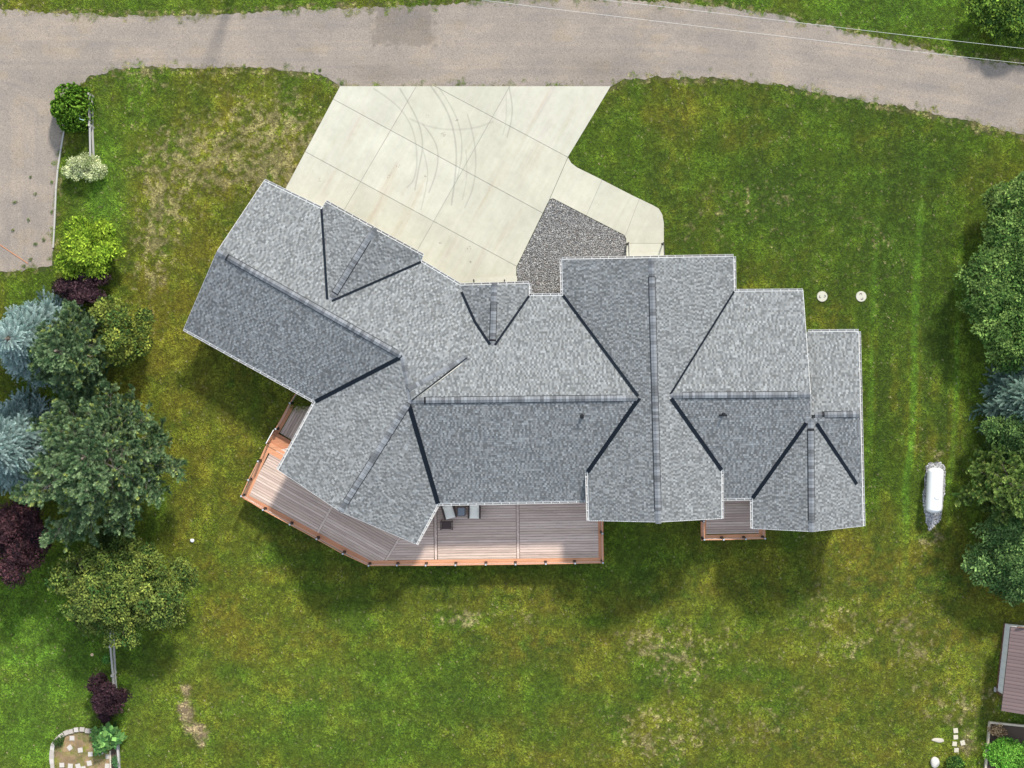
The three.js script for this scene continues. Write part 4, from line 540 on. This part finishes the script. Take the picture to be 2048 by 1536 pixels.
// broadleaf crown made of lobes; every lobe a shell of sprigs
function leafy(name, label, category, px, py, { rx, ry, rz, y, lobes, n, kind = 'broad', c1, c2, scale = 1, group, trunk = 0.14, barkMat = bark, inner = 0.62, shape }) {
  const yc = y ?? ry, base = PG(px, py); { const q = P(px, py, base.y + yc); base.x = q.x; base.z = q.z; base.y = ground(q.x, q.z); }
  const t = thing(name, label, category, [base.x, base.y, base.z], 0, group), w = [];
  const L = []; for (let k = 0; k < lobes; k++) { let d; do d = new THREE.Vector3(rr(-1, 1), rr(-0.7, 1), rr(-1, 1)); while (d.length() > 1); if (k === 0) d.set(0, 0.25, 0); if (shape) { const s = shape(k); if (s) d.set(...s); } const r = rr(0.25, 0.44) * (1 - 0.2 * d.length()); d.multiplyScalar(1 - r * 0.65); L.push({ d, r, w: r * r }); }
  const tot = L.reduce((s, l) => s + l.w, 0), f = new Foliage();
  for (const l of L) { const cnt = Math.round(n * l.w / tot), ctone = vary([1, 1, 1], [1, 1, 1], 0.14)[0]; for (let k = 0; k < cnt; k++) { const u = rr(-0.35, 1), a = rnd() * 6.283, q = Math.sqrt(1 - u * u), rad = l.r * (rnd() < 0.7 ? rr(0.86, 1.12) : rr(inner, 0.9)), nx = Math.cos(a) * q, nz = Math.sin(a) * q; const p = new THREE.Vector3((l.d.x + nx * rad) * rx, yc + (l.d.y + u * rad) * ry, (l.d.z + nz * rad) * rz); if (p.y < 0.05) continue; const c = vary(c1, c2).map((v) => v * ctone); f.add(p, yaw(rnd() * 6.28, nz * 0.7 + gauss() * 0.2, -nx * 0.7 + gauss() * 0.2), scale * rr(0.75, 1.3), c); } }
  const top = new THREE.Vector3(0, yc * 0.9, 0); limb(w, new THREE.Vector3(0, -0.2, 0), top, trunk, trunk * 0.55); part('trunk', merge(w), barkMat, t); const br = []; for (const l of L) limb(br, new THREE.Vector3(0, yc * rr(0.35, 0.75), 0), new THREE.Vector3(l.d.x * rx, yc + l.d.y * ry, l.d.z * rz), trunk * 0.4, trunk * 0.1, 0.1); part('branches', merge(br), barkMat, t); f.build('crown', SPRIGS[kind], t); return t;
}
// spruce: whorls of level branches, longest at the foot
function spruce(label, px, py, { r, h, c1, c2, group, dens = 1 }) {
  const base = PG(px, py); { const q = P(px, py, base.y + h * 0.35); base.x = q.x; base.z = q.z; base.y = ground(q.x, q.z); }
  const t = thing('blue_spruce', label, 'tree', [base.x, base.y, base.z], rr(0, 6), group), br = [], f = new Foliage();
  part('trunk', new THREE.CylinderGeometry(0.04, 0.19, h, 8).translate(0, h / 2, 0), bark, t); const lev = Math.round(h / 0.36);
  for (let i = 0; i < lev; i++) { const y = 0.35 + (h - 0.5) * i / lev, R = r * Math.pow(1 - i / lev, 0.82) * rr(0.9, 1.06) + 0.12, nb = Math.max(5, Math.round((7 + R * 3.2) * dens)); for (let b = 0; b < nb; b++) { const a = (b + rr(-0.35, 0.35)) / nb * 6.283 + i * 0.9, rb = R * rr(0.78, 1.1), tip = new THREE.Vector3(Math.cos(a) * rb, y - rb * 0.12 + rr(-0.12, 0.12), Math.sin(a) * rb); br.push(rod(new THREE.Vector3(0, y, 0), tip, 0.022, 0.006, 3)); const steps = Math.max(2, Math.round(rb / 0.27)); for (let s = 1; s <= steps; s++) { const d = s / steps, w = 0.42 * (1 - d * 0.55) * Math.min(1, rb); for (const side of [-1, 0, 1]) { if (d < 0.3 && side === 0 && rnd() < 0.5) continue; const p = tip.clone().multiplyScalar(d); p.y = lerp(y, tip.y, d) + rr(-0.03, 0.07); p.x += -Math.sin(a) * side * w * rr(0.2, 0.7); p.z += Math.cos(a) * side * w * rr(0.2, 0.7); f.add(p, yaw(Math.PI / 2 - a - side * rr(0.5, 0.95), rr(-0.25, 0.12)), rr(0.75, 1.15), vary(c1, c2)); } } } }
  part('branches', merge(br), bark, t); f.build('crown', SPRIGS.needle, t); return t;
}
// white pine: long uneven limbs ending in soft brushes
function pine(label, px, py, { rx, rz, h, c1, c2, n = 8, group, seedTurn = 0, sweep = [], flat = 0.5 }) {
  const base = PG(px, py); { const q = P(px, py, base.y + h * 0.5); base.x = q.x; base.z = q.z; base.y = ground(q.x, q.z); }
  const t = thing('white_pine', label, 'tree', [base.x, base.y, base.z], 0, group), br = [], f = new Foliage();
  part('trunk', new THREE.CylinderGeometry(0.07, 0.27, h * 0.97, 9).translate(0, h * 0.48, 0), bark, t);
  for (let i = 0; i < n; i++) {
    const k = i / n, y = h * (0.22 + 0.72 * k), R = (1 - Math.pow(k, 2.1) * 0.72), nb = i === n - 1 ? 6 : 8;
    for (let b = 0; b < nb; b++) {
      const a = (b + rr(-0.3, 0.3)) / nb * 6.283 + i * 1.31 + seedTurn; let s = rr(0.62, 1.02); for (const [sa, amt] of sweep) { let da = Math.abs(((a - sa) % 6.283 + 9.425) % 6.283 - 3.1416); s *= 1 + amt * Math.exp(-da * da * 5); }
      const tip = new THREE.Vector3(Math.cos(a) * rx * R * s, y + h * 0.07 * rr(0.2, 1.3), Math.sin(a) * rz * R * s), root = new THREE.Vector3(0, y, 0), len = tip.distanceTo(root); limb(br, root, tip, 0.05 * (1 - k * 0.5), 0.012, -len * 0.04);
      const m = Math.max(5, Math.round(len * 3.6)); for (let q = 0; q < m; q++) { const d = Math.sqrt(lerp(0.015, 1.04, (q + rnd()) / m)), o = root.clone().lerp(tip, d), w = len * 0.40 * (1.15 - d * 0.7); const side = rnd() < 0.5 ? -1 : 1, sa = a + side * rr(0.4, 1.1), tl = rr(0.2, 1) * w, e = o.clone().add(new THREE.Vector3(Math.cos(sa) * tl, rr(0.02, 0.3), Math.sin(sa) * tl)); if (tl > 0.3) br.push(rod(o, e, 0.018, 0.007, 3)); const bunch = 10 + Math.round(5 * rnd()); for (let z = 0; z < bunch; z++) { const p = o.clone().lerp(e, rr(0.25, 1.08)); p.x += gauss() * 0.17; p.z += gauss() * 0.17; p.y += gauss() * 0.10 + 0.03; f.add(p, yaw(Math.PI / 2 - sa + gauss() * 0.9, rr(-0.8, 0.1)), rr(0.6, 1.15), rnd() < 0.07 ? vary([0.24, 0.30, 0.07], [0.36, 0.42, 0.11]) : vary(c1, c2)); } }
    }
  }
  for (let q = 0; q < 420; q++) { const a = rnd() * 6.283, d = Math.sqrt(rnd()) * 1.15; f.add(new THREE.Vector3(Math.cos(a) * d, h * (0.90 + 0.07 * rnd()) - d * 0.25, Math.sin(a) * d), yaw(Math.PI / 2 - a + gauss() * 0.6, rr(-0.9, 0)), rr(0.8, 1.2), vary(c1, c2)); }
  part('limbs', merge(br), limbBark, t); f.build('crown', SPRIGS.pine, t); return t;
}
const BLUE1 = [0.13, 0.205, 0.185], BLUE2 = [0.32, 0.42, 0.39], PINE1 = [0.048, 0.098, 0.038], PINE2 = [0.205, 0.295, 0.135], LEAF1 = [0.05, 0.095, 0.018], LEAF2 = [0.17, 0.225, 0.045], PURP1 = [0.022, 0.010, 0.014], PURP2 = [0.075, 0.034, 0.042];
spruce('pale blue spruce behind the pine beside the gravel turnaround', 68, 682, { r: 2.75, h: 8.2, c1: BLUE1, c2: BLUE2, group: 'blue spruces' });
spruce('blue spruce cut by the left edge below the gap in the trees', 26, 892, { r: 3.1, h: 8.8, c1: BLUE1, c2: BLUE2, group: 'blue spruces' });
pine('green pine tucked between blue spruce and yellow-green tree', 144, 704, { rx: 3.0, rz: 3.0, h: 7.5, c1: PINE1, c2: PINE2, n: 8 });
pine('largest green pine with long limbs left of the deck', 203, 910, { rx: 4.75, rz: 4.9, h: 9, c1: PINE1, c2: PINE2, n: 9, seedTurn: 0.6, sweep: [[-0.15, 0.08], [2.3, 0.4]] });
leafy('maple_tree', 'yellow-green broadleaf tree squeezed between pine and garage lawn', 'tree', 238, 668, { rx: 1.95, rz: 2.5, ry: 2.3, y: 2.9, lobes: 16, n: 900, c1: LEAF1, c2: [0.22, 0.25, 0.04] });
leafy('maple_tree', 'broad yellow-green tree above the lower rail fence', 'tree', 238, 1185, { rx: 4.7, rz: 3.3, ry: 2.2, y: 3.2, lobes: 44, n: 1750, c1: LEAF1, c2: [0.23, 0.27, 0.05] });
leafy('plum_tree', 'dark purple-leaved tree at the left edge', 'tree', 26, 1085, { rx: 2.2, rz: 2.8, ry: 2.0, y: 2.9, lobes: 18, n: 1300, kind: 'fine', c1: PURP1, c2: [0.11, 0.045, 0.05], scale: 1.1 });
leafy('plum_tree', 'small dark purple tree standing alone beside the lower fence', 'tree', 212, 1385, { rx: 1.35, rz: 1.35, ry: 1.1, y: 1.6, lobes: 12, n: 420, kind: 'fine', c1: PURP1, c2: PURP2, scale: 1.0, trunk: 0.06 });
leafy('plum_shrub', 'narrow purple-leaved shrub below the small purple tree', 'shrub', 209, 1428, { rx: 0.55, rz: 0.85, ry: 0.5, y: 0.6, lobes: 6, n: 110, kind: 'fine', c1: PURP1, c2: PURP2, trunk: 0.03 });
leafy('plum_shrub', 'wide purple-leaved shrub below the lime green shrub', 'shrub', 175, 577, { rx: 2.05, rz: 1.1, ry: 0.9, y: 1.4, lobes: 14, n: 700, kind: 'fine', c1: PURP1, c2: [0.10, 0.05, 0.06], trunk: 0.05 });
leafy('lime_shrub', 'round lime green shrub at the corner of the gravel', 'shrub', 172, 497, { rx: 2.25, rz: 1.95, ry: 1.5, y: 1.5, lobes: 24, n: 1500, kind: 'broad', c1: [0.11, 0.20, 0.012], c2: [0.31, 0.43, 0.035], trunk: 0.06 });
leafy('variegated_shrub', 'cream and white variegated shrub at the end of the rail fence', 'shrub', 169, 341, { rx: 1.4, rz: 1.15, ry: 0.8, y: 0.8, lobes: 18, n: 640, kind: 'small', c1: [0.24, 0.31, 0.11], c2: [0.72, 0.74, 0.42], trunk: 0.04 });
{ // clipped evergreen made of upright fans
  const p = PG(154, 222), t = thing('arborvitae', 'clipped dark green evergreen beside the upper rail fence', 'shrub', [p.x, p.y, p.z]), f = new Foliage(); t.scale.set(1.22, 1, 1.22);
  for (const [cx, cz, r, h] of [[0.12, 0.1, 0.9, 2.4], [-0.15, -0.55, 0.72, 2.1], [-0.55, 0.05, 0.55, 1.9], [0.35, -0.45, 0.65, 2.0], [0.25, 0.55, 0.62, 1.8], [-0.2, 0.6, 0.6, 1.6]]) for (let k = 0; k < 330; k++) { const u = Math.pow(rnd(), 0.8), a = rnd() * 6.283, R = r * Math.sqrt(Math.max(0, 1 - Math.pow(u, 3))) * rr(0.85, 1.05); f.add(new THREE.Vector3(cx + Math.cos(a) * R, h * u, cz + Math.sin(a) * R), yaw(Math.PI / 2 - a, -1.0 - 0.3 * u + gauss() * 0.3), rr(0.7, 1.1), vary([0.08, 0.18, 0.018], [0.26, 0.44, 0.05])); }
  part('trunk', rod(new THREE.Vector3(), new THREE.Vector3(0, 1.6, 0), 0.08, 0.03), bark, t); f.build('crown', SPRIGS.scale, t);
}
// right-hand row
leafy('maple_tree', 'pale green tree crown at the top of the right-hand row', 'tree', 2050, 410, { rx: 2.5, rz: 2.4, ry: 1.7, y: 2.4, lobes: 24, n: 1400, c1: [0.055, 0.12, 0.02], c2: [0.23, 0.33, 0.08] });
leafy('maple_tree', 'broad mid green tree in the middle of the right-hand row', 'tree', 2056, 570, { rx: 4.05, rz: 5.3, ry: 2.1, y: 2.7, lobes: 64, n: 4400, c1: [0.045, 0.105, 0.018], c2: [0.18, 0.285, 0.065] });
spruce('bluish spruce between two green trees in the right-hand row', 2066, 800, { r: 3.0, h: 5.5, c1: [0.08, 0.14, 0.105], c2: [0.19, 0.275, 0.215], group: 'blue spruces' });
pine('olive green pine near the propane tank', 2025, 975, { rx: 3.0, rz: 2.9, h: 5.6, c1: [0.05, 0.105, 0.02], c2: [0.20, 0.285, 0.065], n: 7, seedTurn: 0.2, sweep: [[3.0, 0.15]] });
leafy('oak_tree', 'small dark tree wedged between the bluish spruce and the olive pine', 'tree', 2052, 880, { rx: 2.5, rz: 2.0, ry: 1.8, y: 2.4, lobes: 20, n: 900, c1: [0.038, 0.09, 0.022], c2: [0.14, 0.23, 0.06] });
leafy('oak_tree', 'dark blue-green tree at the foot of the right-hand row', 'tree', 2040, 1105, { rx: 3.4, rz: 3.1, ry: 2.0, y: 2.6, lobes: 36, n: 2300, c1: [0.038, 0.09, 0.022], c2: [0.16, 0.26, 0.075] });
leafy('maple_tree', 'glossy green tree in the top right corner', 'tree', 2032, 10, { rx: 3.1, rz: 2.3, ry: 1.2, y: 1.5, lobes: 30, n: 1700, c1: [0.035, 0.085, 0.012], c2: [0.17, 0.27, 0.03] });
// garden plants
leafy('rhubarb', 'big-leaved green plant on the edge of the round garden', 'plant', 212, 1477, { rx: 1.05, rz: 1.0, ry: 0.55, y: 0.5, lobes: 9, n: 75, kind: 'big', c1: [0.05, 0.14, 0.035], c2: [0.17, 0.33, 0.08], trunk: 0.03 });
leafy('hydrangea', 'bright green bush filling the timber garden bed', 'plant', 2022, 1512, { rx: 1.75, rz: 1.4, ry: 0.6, y: 0.55, lobes: 26, n: 800, kind: 'fine', c1: [0.08, 0.24, 0.02], c2: [0.22, 0.46, 0.06], trunk: 0.03 });
leafy('dried_plant', 'dried brown plant in the corner of the timber garden bed', 'plant', 1993, 1463, { rx: 0.45, rz: 0.4, ry: 0.22, y: 0.25, lobes: 6, n: 40, kind: 'small', c1: [0.22, 0.13, 0.07], c2: [0.42, 0.30, 0.16], scale: 1.5, trunk: 0.02 });
leafy('small_shrub', 'small dark green shrub cut by the bottom edge near the boulder', 'shrub', 1915, 1531, { rx: 0.6, rz: 0.55, ry: 0.45, y: 0.45, lobes: 7, n: 130, kind: 'fine', c1: [0.03, 0.09, 0.015], c2: [0.12, 0.22, 0.03], trunk: 0.03 });
leafy('seedling', 'bushy green seedling between the two bed boards', 'plant', 231, 1522, { rx: 0.18, rz: 0.5, ry: 0.2, y: 0.2, lobes: 4, n: 26, kind: 'small', c1: [0.04, 0.12, 0.04], c2: [0.10, 0.22, 0.08], trunk: 0.01 });
leafy('garden_tuft', 'dark feathery tuft inside the stone edging curve', 'plant', 118, 1482, { rx: 0.3, rz: 0.3, ry: 0.2, y: 0.2, lobes: 4, n: 40, kind: 'small', c1: [0.03, 0.07, 0.015], c2: [0.08, 0.13, 0.03], trunk: 0.01 });
leafy('seedling', 'small bright green plant above the small purple tree', 'plant', 211, 1321, { rx: 0.32, rz: 0.3, ry: 0.18, y: 0.18, lobes: 4, n: 34, kind: 'small', c1: [0.05, 0.15, 0.03], c2: [0.13, 0.30, 0.05], trunk: 0.01 });
leafy('hedge_weed', 'leafy weed clump at the tip of the lawn beside the gravel', 'plant', 142, 188, { rx: 0.5, rz: 0.35, ry: 0.25, y: 0.25, lobes: 6, n: 70, kind: 'small', c1: [0.06, 0.14, 0.02], c2: [0.13, 0.24, 0.04], trunk: 0.01 });
leafy('undergrowth', 'dark leafy undergrowth between the big pine and the broad tree', 'shrub', 215, 1075, { rx: 1.8, rz: 1.3, ry: 0.6, y: 0.6, lobes: 12, n: 380, kind: 'fine', c1: [0.03, 0.06, 0.015], c2: [0.10, 0.15, 0.03], trunk: 0.03 });
[[61, 353, 0.16, 'tiny weed in the gravel, highest of those at left'], [71, 388, 0.13, 'tiny weed in the gravel, second from the top'], [30, 405, 0.17, 'green weed in the gravel left of the others near the middle'], [57, 441, 0.3, 'spreading pale weed in the gravel'], [26, 459, 0.22, 'round green weed near the left edge of the gravel'], [70, 488, 0.18, 'bright green weed in the gravel above the cord end'], [88, 479, 0.26, 'flat weed in the gravel near the timber edging'], [63, 519, 0.3, 'weed beside the end of the orange cord'], [103, 365, 0.16, 'weed sprouting against the timber edging, upper one'], [103, 426, 0.2, 'weed sprouting against the timber edging, lower one'], [50, 532, 0.25, 'weed at the lower end of the gravel'], [684, 165, 0.28, 'weed at the left corner of the driveway mouth'], [1675, 57, 0.18, 'lone weed on the far road edge under the wires'], [1776, 77, 0.2, 'second lone weed on the far road edge under the wires'], [640, 142, 0.2, 'leafy weed on the road edge left of the driveway'], [488, 134, 0.2, 'leafy weed poking out onto the road edge']].forEach(([x, y, r, label], i) => leafy('weed', label, 'weed', x, y, { rx: r * 0.75, rz: r * 0.6, ry: 0.04, y: 0.05, lobes: 4, n: 5 + Math.round(r * 14), kind: 'small', c1: [0.09, 0.14, 0.04], c2: i % 3 === 1 ? [0.26, 0.26, 0.11] : [0.16, 0.24, 0.06], scale: 0.5, trunk: 0.006, group: 'weeds in the gravel' }));

// ---------------------------------------------------------------- turf
{
  const tuft = (n, hgt, spread, w) => { const pos = [], col = []; for (let k = 0; k < n; k++) { const a = (k + rr(-0.3, 0.3)) / n * 6.283, l = hgt * rr(0.7, 1.25), lean = rr(0.7, 1.5), bx = Math.cos(a) * spread * rnd() * 0.5, bz = Math.sin(a) * spread * rnd() * 0.5, tx = bx + Math.cos(a) * lean * l * 0.75, tz = bz + Math.sin(a) * lean * l * 0.75, s = [-Math.sin(a) * w, Math.cos(a) * w], y = l * 0.6, c = rr(0.7, 1.35); pos.push(bx + s[0], 0, bz + s[1], bx - s[0], 0, bz - s[1], tx, y, tz); for (let q = 0; q < 3; q++) col.push(c, c, c); } return geo(pos, null, { color: col }); };
  const mat = new THREE.MeshPhysicalMaterial({ vertexColors: true, roughness: 0.9, specularIntensity: 0.3, side: THREE.DoubleSide });
  const solid = [drivePx, walkPx, rockPx].map((p) => pl(p, 0.05)), houseRing = [insetPoly(['GN0', 'GN3', 'GS1', 'GS0'].map((n) => xz(V[n])), 0.6), insetPoly(['GN3', 'EV', 'MN', 'MS1', 'MS0', 'GS1'].map((n) => xz(V[n])), 0.6), insetPoly(['GS1', 'SW0', 'SE', 'MS0', 'A1'].map((n) => xz(V[n])), 0.6), insetPoly(['NE1', 'SE1', 'SW1', 'MN', 'NW0', 'NE0'].map((n) => xz(V[n])), 0.6), insetPoly(['NE1', 'EN', 'LV', 'ES'].map((n) => xz(V[n])), 0.6), insetPoly(['FN0', 'FN1', 'LE', 'LW', 'LV'].map((n) => xz(V[n])), 0.6)];
  const deckRing = [pl([[545, 900], [500, 985], [738, 1115], [1195, 1110], [1195, 985], [690, 960]], DECK), pl([[1410, 990], [1410, 1070], [1522, 1068], [1522, 990]], DECK), pl([[1852, 930], [1884, 925], [1890, 985], [1880, 1035], [1858, 1058], [1850, 1000]]), pl([[1978, 1443], [2110, 1456], [2110, 1600], [1968, 1600]]), pl([[223, 1500], [237, 1490], [240, 1600], [224, 1600]]), pl([[2016, 1242], [2120, 1250], [2120, 1420], [1998, 1400]])];
  const road = pl(roadPx, 0), soilRing = pl([[186, 1465], [150, 1463], [125, 1475], [111, 1492], [109, 1536], [116, 1560], [222, 1560], [222, 1490]]);
  const kinds = [tuft(7, 0.085, 0.05, 0.010), tuft(6, 0.065, 0.06, 0.013), tuft(9, 0.05, 0.06, 0.017)], lists = [[], [], []];
  const step = 0.072; let n0 = 0;
  for (let z = -26; z < 26.2; z += step) for (let x = -34.5; x < 34.6; x += step) {
    const X = x + rr(-0.5, 0.5) * step * 1.6, Z = z + rr(-0.5, 0.5) * step * 1.6, [px, py] = toPx(X, Z); if (px < -40 || px > 2090 || py < -30 || py > 1570) continue;
    const keep = hash2(Math.round(X * 1000), Math.round(Z * 1000));
    const rx = X + (fbm(X * 2.6, Z * 2.6, 4) - 0.5) * 1.9, rz = Z + (fbm(X * 2.6 + 50, Z * 2.6, 4) - 0.5) * 1.9 + (keep - 0.5) * 0.35;
    if (py < 640 && inPoly(rx, rz, road)) continue;
    if (px > 540 && px < 1740 && py > 340 && py < 1140 && houseRing.some((r) => inPoly(X, Z, r))) continue; if (py < 660 && px > 550 && px < 1340 && solid.some((r) => inPoly(X + (keep - 0.5) * 0.14, Z + (hash2(n0++, 5) - 0.5) * 0.14, r))) continue; if (deckRing.some((r) => inPoly(X, Z, r))) continue;
    if (py > 1455 && px < 230 && inPoly(X, Z, soilRing) && vnoise(X * 2.2, Z * 2.2) < 0.45) continue;
    const c = lawnColour(X, Z); if (c[3] > 0.35 && keep < 0.95 * c[3] * sstep(0.36, 0.62, fbm(X * 3.1, Z * 3.1 + 5, 3))) continue;
    const broad = fbm(X * 1.1 + 90, Z * 1.1 + 33, 3), kind = broad + (keep - 0.5) * 0.25 > 0.6 ? 2 : keep < 0.5 ? 0 : 1; lists[kind].push([X, Z, c, keep]);
  }
  lists.forEach((list, i) => { const o = new THREE.InstancedMesh(kinds[i], mat, list.length); o.name = ['grass', 'short_grass', 'clover'][i]; o.castShadow = o.receiveShadow = true;
    list.forEach(([X, Z, c, keep], n) => { dummy.position.set(X, ground(X, Z) - 0.004, Z); dummy.rotation.set(0, keep * 97, 0); dummy.scale.set(1, 0.7 + 0.7 * rnd(), 1).multiplyScalar((i === 2 ? 1.05 : 0.8) + 0.55 * rnd()); dummy.updateMatrix(); o.setMatrixAt(n, dummy.matrix); const dry = keep > 0.994, k = dry ? 1 : (i === 2 ? 1.22 : 1) * (0.5 + 1.05 * rnd()); if (dry) c = [0.34, 0.29, 0.17]; o.setColorAt(n, tint.setRGB(c[0] * k * 1.05, c[1] * k * 1.05, c[2] * k)); });
    o.userData = { kind: 'stuff', label: ['long grass blades of the lawn', 'short mown grass of the lawn', 'clover and broad-leaved weeds in the lawn'][i], category: 'grass' }; scene.add(o); });
  console.log('tufts', lists.map((l) => l.length));
}
renderer.render(scene, camera);
